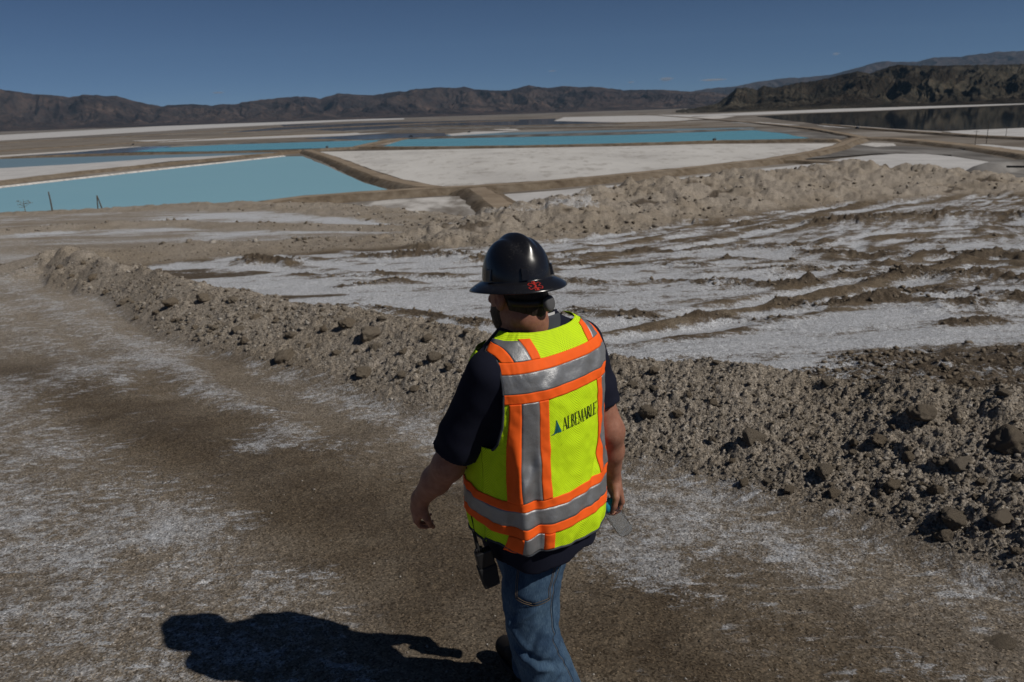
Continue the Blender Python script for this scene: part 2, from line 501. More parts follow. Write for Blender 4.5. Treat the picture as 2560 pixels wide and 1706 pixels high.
    sr = .44 + .40 * pat + .40 * pat2 + .22 * streak + .22 * fine - .58 * np.exp(-(dl / .50) ** 2) + .13 * near_edge - .30 * np.exp(-(dl2 / .20) ** 2)
    sr = sr + .16 * (sl < 0) * sstep(.35, .85, dl) * (X < .3)
    sr = sr - .12 * sstep(.4, 1.6, X) * sstep(4.4, 3.2, Y) - .06 * sstep(7, 14, Rr)
    for (px, py, rad, amp) in ((650, 1110, .35, .55), (40, 960, .8, .5), (230, 960, .7, .4), (470, 1310, .3, .25), (1500, 1330, .5, .35), (1650, 1420, .35, .4), (1950, 1460, .4, .35),
                               (820, 1350, .3, -.35), (1200, 1450, .45, -.55), (1780, 1560, .5, -.3), (1350, 1560, .5, -.4), (380, 1390, .25, -.25)):
        p = at_base(px, py)
        sr = sr + amp * np.exp(-(np.hypot(X - p[0], Y - p[1]) / rad) ** 2)
    roadmask = np.where(inb, 0, 1) * (1 - bm) * infront
    # wheel tracks sweeping round the bend on the left
    for q, tr in enumerate(([(900, 1080), (700, 980), (450, 860), (230, 765), (95, 695), (48, 655), (70, 628), (150, 607), (260, 596)],
               [(640, 1080), (420, 960), (220, 850), (60, 755), (-60, 690)], [(560, 1080), (330, 940), (150, 840), (0, 750), (-90, 690)],
               [(820, 1080), (620, 980), (380, 865), (170, 770), (40, 700), (0, 660), (15, 630), (90, 612), (200, 600)])):
        pts = [tuple(at_base(a, b)[:2]) for a, b in tr]
        m = (roadmask > 0) & (X < 2) & (Rr < 34)
        d = seg_dist(X[m] + .05 * pat[m], Y[m] + .05 * pat2[m], pts)[0]
        w = .13 + .004 * Rr[m]
        Z[m] -= .014 * np.exp(-(d / w) ** 2) - .008 * np.exp(-((d - 2 * w) / w) ** 2)
        vary = .35 + .65 * sstep(-.3, .4, fbm(X[m] * .7, Y[m] * .7, 2, 350 + q))
        sr[m] += (-.20 * np.exp(-(d / w) ** 2) + .13 * np.exp(-((d - 2.1 * w) / w) ** 2)) * vary
    salt = np.where(roadmask > 0, np.clip(sr * .86, 0, .9) * roadmask, salt)
    # benches beyond: white strips of road between low ridges
    beyond_bank = (s2 > 0) & (X < 3) & infront & (bm < .3)
    strip = .40 + .7 * fbm(X * .12, Y * .8 + .05 * X, 4, 330, .55) + .25 * pat
    for ps, w in (([(0, 590), (160, 577), (330, 560), (530, 540)], 1.1), ([(520, 538), (740, 545), (900, 552)], 1.6), ([(560, 585), (850, 573), (1100, 578)], 1.0), ([(330, 580), (420, 575), (500, 572)], .7),
                  ([(900, 560), (1100, 567), (1230, 575)], .8), ([(-100, 600), (60, 590), (160, 582)], .8)):
        pts = [tuple(at_base(a, b)[:2]) for a, b in ps]
        m = beyond_bank
        d = np.full(X.shape, 99.0); d[m] = seg_dist(X[m], Y[m], pts)[0]
        strip = strip + (.50 + .75 * pat + .5 * pat2) * np.exp(-(d / w) ** 2)
    salt = np.where(beyond_bank, np.clip(strip, 0, .9) * (1 - .85 * np.maximum.reduce([fbm_m, be_m, lr_m])), salt)
    far_road = sstep(7, 15, Rr)
    crust = np.clip(sstep(.25, .8, dl) * (sl < 0) * (X < .6) + near_edge + .35 * sstep(-.1, .4, pat), 0, 1)
    gravel = np.clip(earth + (.95 * far_road + .55 * crust * (1 - far_road)) * roadmask + .75 * beyond_bank, 0, 1)
    veil = np.where(roadmask > .3, .52 - .06 * far_road + .25 * sstep(.15, .5, pat2), .90)
    mudm = np.clip(np.maximum(mud * .9 * basin, damp * .7 * basin), 0, 1)
    mudm = np.maximum(mudm, .55 * np.exp(-(dl / .6) ** 2) * roadmask)
    mudm = np.maximum(mudm, mo_m * .9 * sstep(.22, .5, fbm(X * .55, Y * .55, 4, 262)) )

    # close the middle
    V = np.stack([X, Y, Z], -1).reshape(-1, 3)
    F = grid_faces(nA, nR, True)
    V = np.vstack([V, [[0, 0, float(base_z(np.array(0.0)))]]])
    c = len(V) - 1
    o = mesh_np('ground', V, F)
    me = o.data
    col = np.ones((len(V), 4), dtype=np.float32)
    col[:-1, 0] = salt.ravel(); col[:-1, 1] = mudm.ravel(); col[:-1, 2] = gravel.ravel(); col[:-1, 3] = veil.ravel()
    a = me.color_attributes.new('mask', 'FLOAT_COLOR', 'POINT')
    a.data.foreach_set('color', col.ravel())
    tag(o, kind='structure')
    def zat(x, y):
        """ground height at a world point (nearest grid vertex)"""
        r = math.hypot(x, y); az = math.atan2(x, y)
        i = int(np.argmin(np.abs(rr - r))); j = int(np.argmin(np.abs(azc - az)))
        return float(Z[i, j])
    return o, zat, dict(X=X, Y=Y, Z=Z, bern=bern, bm=bm, earth=earth, rr=rr, azc=azc, inb=inb, mud=mud * basin)

def mat_ground():
    k = NT('ground_salt_earth', rough=.92, spec=.12)
    co = k.coord()
    sep = k.n('ShaderNodeSeparateColor'); k.t.links.new(k.attr('mask'), sep.inputs[0])
    salt, mud, grav = sep.outputs[0], sep.outputs[1], sep.outputs[2]
    n1 = k.noise(2.2, 6, .6); n2 = k.noise(19, 6, .65); n3 = k.noise(95, 5, .7); n4 = k.noise(320, 3, .6)
    n0 = k.noise(.45, 4, .55)
    dirt = k.ramp(n1, [(.28, (.080, .060, .041)), (.52, (.140, .110, .078)), (.75, (.205, .172, .132))])
    grv = k.ramp(n2, [(.25, (.185, .158, .128)), (.5, (.315, .278, .235)), (.78, (.45, .41, .365))])
    grv = k.mix(k.smooth(n0, .42, .62), grv, k.mix(.55, grv, (.25, .21, .162)))
    mudc = k.ramp(n2, [(.3, (.062, .048, .035)), (.7, (.120, .096, .073))])
    saltc = k.ramp(n2, [(.25, (.345, .362, .396)), (.5, (.52, .545, .592)), (.75, (.68, .706, .755))])
    col = k.mix(grav, dirt, grv)
    mf = k.smooth(k.math('ADD', mud, k.math('MULTIPLY_ADD', n2, .7, -.35)), .3, .75)
    col = k.mix(k.math('MULTIPLY', mf, .85), col, mudc)
    # salt crust breaks up at several scales
    s = k.math('ADD', salt, k.math('MULTIPLY_ADD', n2, 1.25, -.625))
    s = k.math('ADD', s, k.math('MULTIPLY_ADD', n3, 1.35, -.675))
    s = k.math('ADD', s, k.math('MULTIPLY_ADD', n4, 1.0, -.5))
    sf = k.smooth(s, .44, .70)
    col = k.mix(k.math('MULTIPLY', sf, k.attr('mask', 'Alpha')), col, saltc)
    # crisp flecks of crust drawn out along the road
    mp = k.n('ShaderNodeMapping'); k.t.links.new(co, mp.inputs[0]); mp.inputs['Rotation'].default_value = (0, 0, -1.15); mp.inputs['Scale'].default_value = (4.5, 14.0, 1.0)
    fl = k.noise(1.0, 5, .62, mp.outputs[0], .5)
    ff = k.math('MULTIPLY', k.smooth(k.math('ADD', fl, k.math('MULTIPLY_ADD', n3, .22, -.11)), .56, .63), k.smooth(salt, .08, .40))
    col = k.mix(k.math('MULTIPLY', ff, .62), col, saltc)
    # dark cracks in the bare dirt
    wv = k.n('ShaderNodeVectorMath', operation='MULTIPLY_ADD'); k.t.links.new(k.n('ShaderNodeTexNoise', Scale=4.0).outputs['Color'], wv.inputs[0]); wv.inputs[1].default_value = (.35, .35, 0); k.t.links.new(co, wv.inputs[2])
    ck = k.vor(4.5, wv.outputs[0], 'Distance', 'DISTANCE_TO_EDGE')
    crack = k.math('MULTIPLY', k.smooth(ck, .030, .008), k.math('MULTIPLY', k.smooth(k.noise(1.7, 3, .5), .54, .66), k.smooth(n2, .45, .6)))
    crack = k.math('MULTIPLY', crack, k.smooth(grav, .7, .3))
    col = k.mix(k.math('MULTIPLY', crack, .8), col, (.02, .015, .01))
    # pale and dark grains
    gr = k.vor(115, out='Color')
    sepg = k.n('ShaderNodeSeparateColor'); k.t.links.new(gr, sepg.inputs[0])
    col = k.mix(k.math('MULTIPLY', k.smooth(sepg.outputs[0], .55, .95), .95), col, k.mix(1.0, col, (1.7, 1.66, 1.6), 'MULTIPLY'))
    col = k.mix(k.math('MULTIPLY', k.smooth(sepg.outputs[1], .50, .95), .95), col, k.mix(1.0, col, (.42, .40, .38), 'MULTIPLY'))
    k.set(Base_Color=col)
    h = k.math('ADD', k.math('MULTIPLY', n3, .5), k.math('MULTIPLY', n4, .35))
    h = k.math('ADD', h, k.math('MULTIPLY', n2, .9))
    h = k.math('ADD', h, k.math('MULTIPLY', k.vor(70), k.math('MULTIPLY_ADD', grav, -.35, -.1)))
    k.bump(h, 1.0, .02)
    return k.m

ground, ground_z, GD = build_ground()
ground.data.materials.append(mat_ground())
# ------------------------------------------------------------------ the salt flats
PLAIN = -21.8
def flat(px, py, dz=0.0):
    return at_z(px, py, PLAIN + dz)

def mat_simple(name, ramp, scale, rough=.9, spec=.1, detail=6, stretch=None, bump=None):
    k = NT(name, rough=rough, spec=spec)
    vec = k.coord('Object', stretch) if stretch else k.coord()
    n = k.noise(scale, detail, .6, vec)
    k.set(Base_Color=k.ramp(n, ramp))
    if bump: k.bump(n, bump[0], bump[1])
    return k.m

def mat_plain():
    k = NT('salt_flat_mud', rough=.9, spec=.1)
    n = k.noise(.004, 7, .6, k.coord('Object', (1, 2.2, 1)))
    n2 = k.noise(.03, 6, .6); n3 = k.noise(.0012, 4, .55)
    c = k.ramp(n, [(.36, (.115, .098, .080)), (.47, (.17, .148, .125)), (.56, (.235, .21, .185)), (.68, (.36, .34, .32))])
    c = k.mix(k.math('MULTIPLY', k.smooth(n2, .4, .65), .45), c, k.mix(1.0, c, (.6, .57, .54), 'MULTIPLY'))
    c = k.mix(k.math('MULTIPLY', k.smooth(n3, .5, .62), .5), c, (.14, .125, .115))
    k.set(Base_Color=c)
    return k.m

def mat_water(name, col, rough, wave=0.25, scale=.35, spec=.5, body=None):
    k = NT(name, rough=rough, spec=spec)
    n = k.noise(.012, 5, .6, k.coord('Object', (1, 2.5, 1)), .8)
    c2 = tuple(x * .78 for x in col) if body is None else body
    k.set(Base_Color=k.mix(n, col, c2))
    k.b.inputs['IOR'].default_value = 1.33
    w = k.noise(scale, 4, .6, k.coord('Object', (1, 2.0, 1)))
    k.bump(w, wave, .25)
    return k.m

M_PLAIN = mat_plain()
M_SALT = mat_simple('white_salt_bed', [(.3, (.41, .40, .395)), (.5, (.48, .47, .465)), (.7, (.54, .53, .525))], .08, bump=(.5, .4))
def mat_salt_dots():
    k = NT('white_salt_speckled', rough=.92, spec=.08)
    n = k.noise(.035, 6, .6, k.coord('Object', (1, .5, 1))); d = k.noise(.16, 6, .7, k.coord('Object', (1, .4, 1)))
    c = k.ramp(n, [(.3, (.45, .435, .42)), (.5, (.53, .515, .495)), (.72, (.59, .575, .555))])
    c = k.mix(k.math('MULTIPLY', k.smooth(d, .52, .64), .55), c, (.27, .245, .22))
    k.set(Base_Color=c); k.bump(d, .5, .5)
    return k.m
M_SALTD = mat_salt_dots()
def mat_salt_broken():
    k = NT('salt_bed_broken_by_mud', rough=.9, spec=.1)
    n = k.noise(.055, 7, .65, k.coord('Object', (1, .42, 1)), .6)
    c = k.ramp(n, [(.36, (.17, .15, .13)), (.47, (.27, .25, .23)), (.55, (.48, .46, .44)), (.7, (.62, .60, .58))])
    k.set(Base_Color=c)
    return k.m
M_SALTB = mat_salt_broken()
M_GREYMUD = mat_simple('grey_mud', [(.32, (.085, .078, .072)), (.5, (.15, .14, .13)), (.68, (.25, .24, .23))], .06, stretch=(1, .35, 1))
M_SHELF = mat_simple('brown_mud_flat', [(.32, (.14, .118, .096)), (.5, (.19, .165, .138)), (.68, (.25, .22, .19))], .02, stretch=(1, 2, 1))
def mat_dike():
    k = NT('dike_earth', rough=.95, spec=.08)
    n = k.noise(.35, 6, .65); n2 = k.noise(.06, 4, .5)
    c = k.ramp(n, [(.3, (.085, .063, .044)), (.52, (.15, .118, .085)), (.75, (.22, .18, .135))])
    c = k.mix(k.math('MULTIPLY', k.smooth(n2, .45, .65), .4), c, (.24, .205, .165))
    k.set(Base_Color=c); k.bump(n, .8, .6)
    return k.m
M_DIKE = mat_dike()
M_TRACK = mat_simple('dike_road_surface', [(.3, (.20, .155, .11)), (.55, (.27, .215, .16)), (.75, (.33, .275, .21))], .12)
M_CRUST = mat_simple('salt_crust_edge', [(.3, (.30, .28, .26)), (.5, (.52, .50, .48)), (.7, (.66, .64, .62))], .5)
M_TURQ = mat_water('milky_turquoise_brine', (.27, .48, .55), .32, .10, .25, .35, (.23, .44, .525))
M_TEAL = mat_water('teal_brine', (.14, .40, .46), .22, .12, .25, .4)
M_PALE = mat_water('pale_blue_brine', (.20, .29, .32), .3, .10)
M_SLATE = mat_water('slate_brine', (.06, .075, .085), .06, .03, .2)
M_DARK = mat_water('dark_still_brine', (.02, .021, .021), .04, .02, .15)

# the plain itself, a wide sheet out to the horizon
def disc(name, radii, nseg, z, mat):
    V = [(0, 0, z)]; F = []
    for r in radii:
        for i in range(nseg):
            a = 2 * math.pi * i / nseg; V.append((r * math.sin(a), r * math.cos(a), z))
    for i in range(nseg): F.append((0, 1 + (i + 1) % nseg, 1 + i))
    for k in range(len(radii) - 1):
        for i in range(nseg):
            a = 1 + k * nseg + i; b = 1 + k * nseg + (i + 1) % nseg
            F.append((a, b, b + nseg, a + nseg))
    return mesh_np(name, V, F, mat, smooth=False)
salt_flat = tag(disc('salt_flat', [100, 400, 1500, 6000, 20000, 60000], 96, PLAIN - .5, M_PLAIN), kind='structure')

def roughen(pts, seed, amp=.012, n=6):
    """subdivide a closed outline and wobble it a little, in proportion to distance"""
    out = []; N = len(pts)
    rg = random.Random(seed)
    for i in range(N):
        a = np.array(pts[i][:2]); b = np.array(pts[(i + 1) % N][:2])
        L = np.linalg.norm(b - a); nrm = np.array([-(b - a)[1], (b - a)[0]]) / (L + 1e-9)
        for j in range(n):
            t = j / n
            p = a + (b - a) * t
            if j: p = p + nrm * rg.uniform(-1, 1) * min(amp * L, 2.2)
            out.append(p)
    return out

def pool(name, pix, mat, dz, seed=0, label=None, amp=.012):
    pts = [flat(*p, dz) for p in pix]
    pts = roughen(pts, seed or len(pix), amp)
    V = [(p[0], p[1], PLAIN + dz) for p in pts]
    bm = bmesh.new()
    vs = [bm.verts.new(v) for v in V]
    f = bm.faces.new(vs); f.normal_update()
    if f.normal.z < 0: f.normal_flip()
    bmesh.ops.triangulate(bm, faces=[f])
    me = bpy.data.meshes.new(name); bm.to_mesh(me); bm.free()
    me.materials.append(mat)
    o = bpy.data.objects.new(name, me); COL.objects.link(o)
    tag(o, label, kind='structure')
    return o

P = pool
# mud shelves and white beds, farthest first (each a few centimetres higher than the one below)
P('mud_flat', [(-700, 372), (0, 352), (365, 345), (860, 326), (980, 330), (560, 358), (340, 366), (0, 391), (-700, 440)], M_SHELF, -.40, 3)
P('salt_bed', [(-700, 368), (0, 338), (400, 316), (860, 299), (1010, 296), (1010, 299), (860, 304), (500, 322), (0, 352), (-700, 392)], M_SALT, -.37, 4)
P('salt_bed', [(330, 352), (520, 346), (860, 334), (980, 327), (1000, 330), (860, 340), (600, 349), (400, 356)], M_SALT, -.34, 5)
P('brine_pond', [(700, 312), (1000, 306), (1240, 300), (1390, 297), (1385, 303), (1560, 308), (1560, 316), (1300, 318), (1100, 322), (900, 330), (720, 322)], M_SLATE, -.36, 6)
P('brine_pond', [(560, 333), (700, 318), (860, 322), (700, 328)], M_SLATE, -.35, 7)
P('mud_flat', [(860, 327), (1000, 320), (1380, 313), (1660, 309), (1700, 314), (1500, 320), (1180, 326), (900, 334)], M_GREYMUD, -.33, 8)
P('salt_bed', [(1230, 324), (1270, 320), (1292, 323), (1300, 327), (1262, 326)], M_CRUST, -.30, 9)
P('salt_bed', [(1385, 303), (1410, 293.5), (1560, 290), (1735, 289), (1720, 301), (1690, 303), (1560, 306)], M_SALT, -.35, 10)
P('mud_flat', [(1500, 315), (1680, 306), (1800, 307), (1880, 316), (1700, 321)], M_SHELF, -.31, 11)
P('brine_pond', [(760, 346), (980, 334), (1110, 333), (1120, 340), (1010, 345), (900, 349)], M_SLATE, -.29, 12)
P('brine_pond', [(1115, 337), (1300, 331), (1560, 325), (1880, 319.5), (1900, 322), (1560, 330), (1300, 337), (1120, 341)], M_PALE, -.27, 13)
P('salt_bed', [(1118, 336), (1185, 329.5), (1300, 327.5), (1240, 333), (1130, 340)], M_SALT, -.24, 14)
P('mud_flat', [(1100, 344), (1300, 337.5), (1560, 331), (1890, 321), (1960, 326), (1560, 336), (1200, 345)], M_GREYMUD, -.22, 15)
P('teal_pond', [(948, 369), (1010, 349), (1200, 345), (1560, 337.5), (1883, 326), (1950, 330), (2031, 346), (1770, 353), (1500, 360), (1200, 366)], M_TEAL, -.10, 16, 'long teal pond behind the large white salt bed')
P('mud_flat', [(1883, 325.5), (1973, 325), (2050, 332), (2120, 343), (2100, 350), (2025, 346.5), (1960, 334)], M_GREYMUD, -.06, 17)
P('teal_pond', [(330, 380), (400, 370), (560, 362), (860, 353), (955, 350), (897, 368), (700, 374), (520, 379)], M_TEAL, -.10, 18, 'teal pond behind the striped dike')
P('brine_pond', [(-500, 436), (0, 392), (347, 367), (430, 366), (352, 379), (330, 381), (0, 395), (-500, 440)], M_SLATE, -.12, 19)
P('salt_bed', [(-500, 428), (0, 389), (200, 376), (345, 365), (352, 367), (200, 380), (0, 393), (-500, 436)], M_CRUST, -.08, 20)
P('brine_pond', [(-500, 452), (0, 398), (380, 388), (700, 381), (690, 384), (400, 397), (180, 412), (0, 421), (-500, 480)], M_PALE, -.14, 21)
P('salt_bed', [(-500, 485), (0, 421), (200, 410), (400, 396), (640, 386), (660, 388), (420, 404), (200, 432), (40, 450), (-500, 520)], M_SALT, -.05, 22, amp=.006)
P('large_salt_bed', [(797, 380), (1065, 374.5), (1560, 366), (1790, 360), (2103, 359), (2092, 371), (1950, 401), (1720, 423), (1500, 439), (1250, 462), (1157, 468), (1058, 464), (1005, 448), (857, 398)], M_SALTD, .0, 23, 'large flat white salt bed ringed by dirt dikes', .006)
P('turquoise_pond', [(-500, 530), (0, 471), (360, 430), (715, 391.5), (757, 391), (830, 421), (912, 458), (992, 481), (860, 493), (700, 504), (300, 565), (-500, 650)], M_TURQ, .0, 24, 'milky turquoise pond with a dirt dike around it', .004)
P('salt_bed', [(840, 512), (1000, 498), (1160, 490), (1205, 505), (1275, 560), (1200, 640), (900, 600)], M_SALTB, .0, 25, 'streaky salt bed below the fork of the dikes')
P('salt_bed', [(1250, 487), (1400, 476), (1560, 461), (1770, 437), (1990, 413), (2080, 408), (2030, 440), (1800, 520), (1300, 560)], M_SALT, .0, 26)
P('salt_bed', [(2030, 410), (2100, 397), (2176, 389), (2240, 385), (2311, 385), (2378, 391), (2505, 410), (2440, 432), (2380, 450), (2100, 470), (2010, 440)], M_SALT, .04, 27)
P('mud_flat', [(1960, 402), (2080, 376), (2130, 362), (2270, 366), (2390, 372), (2560, 405), (2800, 430), (2800, 470), (2480, 440), (2378, 388), (2200, 384)], M_GREYMUD, -.04, 28)
P('salt_bed', [(2150, 362), (2180, 357), (2235, 359), (2240, 365), (2190, 368)], M_CRUST, .06, 29)
P('dark_pond', [(1890, 291), (2000, 285), (2176, 278.5), (2560, 262), (2900, 246), (2900, 330), (2560, 319), (2440, 324), (2356, 327), (2221, 321), (2040, 310)], M_DARK, -.20, 30, 'dark still pond at the foot of the dark hills')
P('salt_bed', [(1600, 288), (1743, 287), (2000, 276.5), (2176, 268), (2560, 252), (2900, 236), (2900, 246), (2560, 261), (2176, 277), (2000, 283), (1850, 289), (1700, 292)], M_SALT, -.25, 31)
P('salt_bed', [(2356, 329), (2440, 325), (2560, 320), (2850, 314), (2850, 350), (2560, 343), (2450, 340)], M_SALT, -.1, 32)
P('salt_bed', [(2380, 362), (2460, 361), (2560, 370), (2850, 392), (2850, 410), (2560, 384), (2450, 371)], M_SALT, .02, 33)
P('salt_bed', [(1824, 306), (1900, 306), (1973, 311), (2000, 314), (1900, 311)], M_SALT, -.18, 34)
P('salt_bed', [(2040, 312.5), (2100, 313), (2221, 322), (2356, 330), (2350, 333), (2200, 326), (2060, 317)], M_SALT, -.15, 35)
P('salt_bed', [(1690, 296), (1790, 290), (1840, 291), (1800, 297), (1720, 300)], M_CRUST, -.22, 36)

def dike(name, pix, top=6.0, h=1.8, slope=2.0, mat=None, seed=1, label=None, road=True, crust=None):
    """raised earth bank along photo points lying on the flats: trapezoid section with uneven edges"""
    pts = [flat(*p)[:2] for p in pix]
    # resample
    out = []
    for i in range(len(pts) - 1):
        L = np.linalg.norm(pts[i + 1] - pts[i]); n = max(2, min(60, int(L / 5)))
        for j in range(n): out.append(pts[i] + (pts[i + 1] - pts[i]) * j / n)
    out.append(pts[-1]); out = np.array(out)
    T = np.gradient(out, axis=0); T /= np.linalg.norm(T, axis=1)[:, None] + 1e-9
    N = np.stack([-T[:, 1], T[:, 0]], 1)
    s = np.concatenate([[0], np.cumsum(np.linalg.norm(np.diff(out, axis=0), axis=1))])
    prof = [(-top / 2 - h * slope - .8, -1.0), (-top / 2 - h * slope * .45, h * .62), (-top / 2 - .3, h * .96), (-top / 2 + .5, h), (top / 2 - .5, h), (top / 2 + .3, h * .96), (top / 2 + h * slope * .45, h * .62), (top / 2 + h * slope + .8, -1.0)]
    V = []
    for i, (p, nn) in enumerate(zip(out, N)):
        for j, (o_, z) in enumerate(prof):
            w = 1 + .16 * float(gnoise(np.array(s[i] * .09), np.array(j * 3.7), seed)) + .10 * float(gnoise(np.array(s[i] * .35), np.array(j * 1.7), seed + 3))
            e_ = min(1.0, s[i] / (h * 3), (s[-1] - s[i]) / (h * 3)); z = z * e_ - (1 - e_) * .5
            zz = z * (1 + .10 * float(gnoise(np.array(s[i] * .13), np.array(j * 2.1), seed + 5))) if z > 0 else z
            q = p + nn * o_ * w
            V.append((q[0], q[1], PLAIN - .4 + zz))
    F = grid_faces(len(prof), len(out))
    o = mesh_np(name, np.array(V), F, mat or M_DIKE, smooth=True)
    # earth banks, paler driven surface on top
    if road:
        o.data.materials.append(M_TRACK)
        mi = np.zeros(len(F), dtype=np.int32); mi[np.arange(len(F)) % (len(prof) - 1) == 3] = 1
        o.data.polygons.foreach_set('material_index', mi)
    tag(o, label, kind='structure')
    return o

dike('dike_road', [(-400, 512), (0, 459), (200, 434), (420, 411), (640, 390), (716, 384), (765, 380)], 5, 1.5, 1.8, seed=2)
dike('dike_road', [(-400, 436), (0, 395.5), (200, 388), (420, 384), (700, 378.5), (765, 377)], 4, 1.2, 1.6, seed=3)
dike('dike_road', [(765, 379), (830, 400), (905, 432), (975, 458), (1060, 476), (1110, 481)], 6, 2.0, 1.9, seed=4)
dike('dike_road', [(765, 378), (897, 371), (1065, 371.5), (1300, 369), (1560, 364), (1790, 357), (2030, 353), (2110, 354)], 4, 1.8, 1.5, seed=5)
dike('dike_road', [(897, 369), (930, 361), (970, 354), (1010, 347.5)], 9, 1.4, 2, seed=6)
dike('dike_road', [(600, 530), (700, 513), (770, 504), (900, 495), (1010, 487), (1100, 481), (1230, 475), (1400, 462), (1560, 447), (1750, 427), (1928, 406), (2040, 386), (2095, 372), (2120, 360), (2150, 350)], 6, 2.0, 1.8, seed=7)
dike('dike_road', [(1160, 478), (1193, 484), (1225, 505), (1262, 535), (1300, 570)], 6.5, 2.2, 2, seed=8)
dike('dike_road', [(1600, 286), (1700, 293), (1815, 302), (1950, 314), (2040, 324), (2117, 338), (2160, 347)], 6, 1.2, 1.8, seed=9)
dike('dike_road', [(2100, 349), (2160, 348), (2240, 350), (2330, 358), (2450, 372), (2560, 388), (2800, 430)], 9, 1.4, 2.5, seed=10)
dike('dike_road', [(2050, 312), (2200, 325), (2340, 335), (2460, 343), (2620, 350), (2850, 365)], 4, 1.4, 1.8, seed=11)
dike('dike_road', [(1928, 405), (2000, 405), (2080, 409), (2150, 420)], 4, 1.2, 1.8, seed=12)
dike('dike_road', [(300, 368), (520, 361), (860, 352), (1010, 347), (1200, 342), (1560, 334), (1890, 322)], 3, .9, 1.5, seed=13, mat=M_GREYMUD, road=False)
dike('dike_road', [(-400, 410), (0, 378), (260, 362), (560, 345), (900, 331), (1200, 323), (1560, 318), (1760, 313)], 5, 1.0, 2, seed=14, road=False)
dike('dike_road', [(560, 334), (860, 318), (1060, 309), (1300, 301)], 8, 1.2, 3, seed=15)
dike('dike_road', [(-400, 388), (0, 358), (330, 341), (700, 318), (960, 304)], 6, 1.0, 3, seed=16, road=False)
dike('dike_road', [(1000, 316), (1300, 315), (1560, 309), (1720, 304)], 6, 1.2, 3, seed=17)
dike('salt_crust', [(-400, 526), (0, 467), (360, 427), (716, 389)], 1.4, .62, 1.2, M_CRUST, 18, road=False)
dike('salt_crust', [(700, 510), (820, 500), (985, 485)], .8, .5, 1.5, M_DIKE, 19, road=False)
# dark embankment with a black pipe beyond the mound
dike('embankment', [(2440, 436), (2500, 424), (2560, 420), (2700, 424)], 5, 3.0, 1.6, M_GREYMUD, 20, road=False)

# ------------------------------------------------------------------ mountains
def mat_rock(name, stops, dark, scale):
    k = NT(name, rough=.95, spec=.05)
    n = k.noise(scale, 8, .62, None, .4); n2 = k.noise(scale * .22, 4, .5)
    c = k.ramp(n, stops)
    n3 = k.noise(scale * 3.5, 6, .65, None, .6)
    c = k.mix(k.smooth(n3, .42, .62), c, k.mix(1.0, c, (1.55, 1.4, 1.3), 'MULTIPLY'))  # random rock tones, also standing in for relief shading weak under frontal sun
    c = k.mix(k.smooth(n2, .42, .62), c, k.mix(1.0, c, dark, 'MULTIPLY'))
    k.set(Base_Color=c); k.bump(k.math('ADD', n, k.math('MULTIPLY', n3, .4)), 1.0, 1.6 / scale * .16)
    return k.m

def mountain(name, sil, dist, depth, mat, seed, spur=.45, fan=.0, fz=None, nu=520, nv=90, freq=1.0, foot_px=None):
    """range whose crest stands at the given distance; slopes with spurs and gullies fall towards the flats"""
    az = []; el = []
    for px, py in sil:
        d = ray(px, py); az.append(math.atan2(d[0], d[1])); el.append(d[2] / math.hypot(d[0], d[1]))
    az = np.array(az); el = np.array(el)
    u = np.linspace(az[0], az[-1], nu)
    H = np.interp(u, az, el)
    k = (u - az[0]) * dist
    v = np.linspace(0, 1.25, nv)
    U, Vv = np.meshgrid(u, v); K = (U - az[0]) * dist
    R = dist - depth * (1 - Vv)
    crest = np.interp(U, u, H) * dist + CAM_Z - PLAIN
    crest = crest + dist * .0013 * fbm(K / (dist * .016) * freq, K * 0 + seed, 5, seed, .6)
    vv = np.clip(Vv, 0, 1)
    t = np.clip((vv - fan) / (1 - fan), 0, 1)
    prof = .06 * sstep(0, fan + .01, vv) + .94 * (.55 * t + .45 * t * t)
    L = depth * .42
    wx = K + .25 * L * fbm(K / L, R / L, 3, seed + 3); wr = R + .25 * L * fbm(K / L, R / L, 3, seed + 4)
    sp = ridged(wx / L * 1.1 * freq, wr / L * .6, 6, seed + 7, .6)        # spurs running down the slope
    sp = (sp - .45) / .55
    mid = 4 * t * (1 - t)
    shape = prof * (1 + spur * (sp - .55) * (1 - t ** 3)) + .16 * mid * (sp - .5) * spur * 2
    back = np.clip((Vv - 1) / .25, 0, 1)
    Z = crest * np.clip(shape, 0, 1.2) * (1 - .6 * back)
    Z = np.minimum(Z, np.where(Vv < .98, R / dist * crest * .985 + 0 * Z, 1e9))
    X = R * np.sin(U); Y = R * np.cos(U)
    pts = np.stack([X, Y, PLAIN - 2 + np.maximum(Z, 0) + np.where(Vv <= 0, -10, 0)], -1).reshape(-1, 3)
    o = mesh_np(name, pts, grid_faces(nu, nv), mat)
    return tag(o, kind='structure')

S1 = [(-900, 262), (-600, 240), (-400, 250), (-200, 226), (0, 222), (22, 226), (84, 235), (128, 237), (175, 243), (205, 237), (238, 237), (263, 240), (289, 239), (329, 251), (365, 259), (406, 266), (428, 262),
      (482, 260), (530, 264), (559, 260), (585, 261), (621, 253), (683, 246), (727, 242), (764, 241), (800, 246), (846, 233), (901, 237), (934, 238), (956, 234), (992, 228), (1010, 229), (1029, 224), (1095, 218), (1140, 220),
      (1162, 216), (1186, 223), (1230, 226), (1270, 226), (1321, 213), (1365, 220), (1413, 215), (1449, 218), (1486, 216), (1541, 223), (1559, 225), (1653, 224), (1730, 229), (1790, 231), (1850, 240), (1950, 255)]
S2 = [(1560, 238), (1653, 236), (1730, 229), (1770, 221), (1838, 216), (1896, 204), (1964, 195), (2020, 193), (2081, 186), (2140, 170), (2190, 156), (2212, 152), (2248, 155), (2290, 154), (2338, 143), (2401, 141), (2491, 129), (2560, 127), (2800, 120), (3200, 140), (3500, 170)]
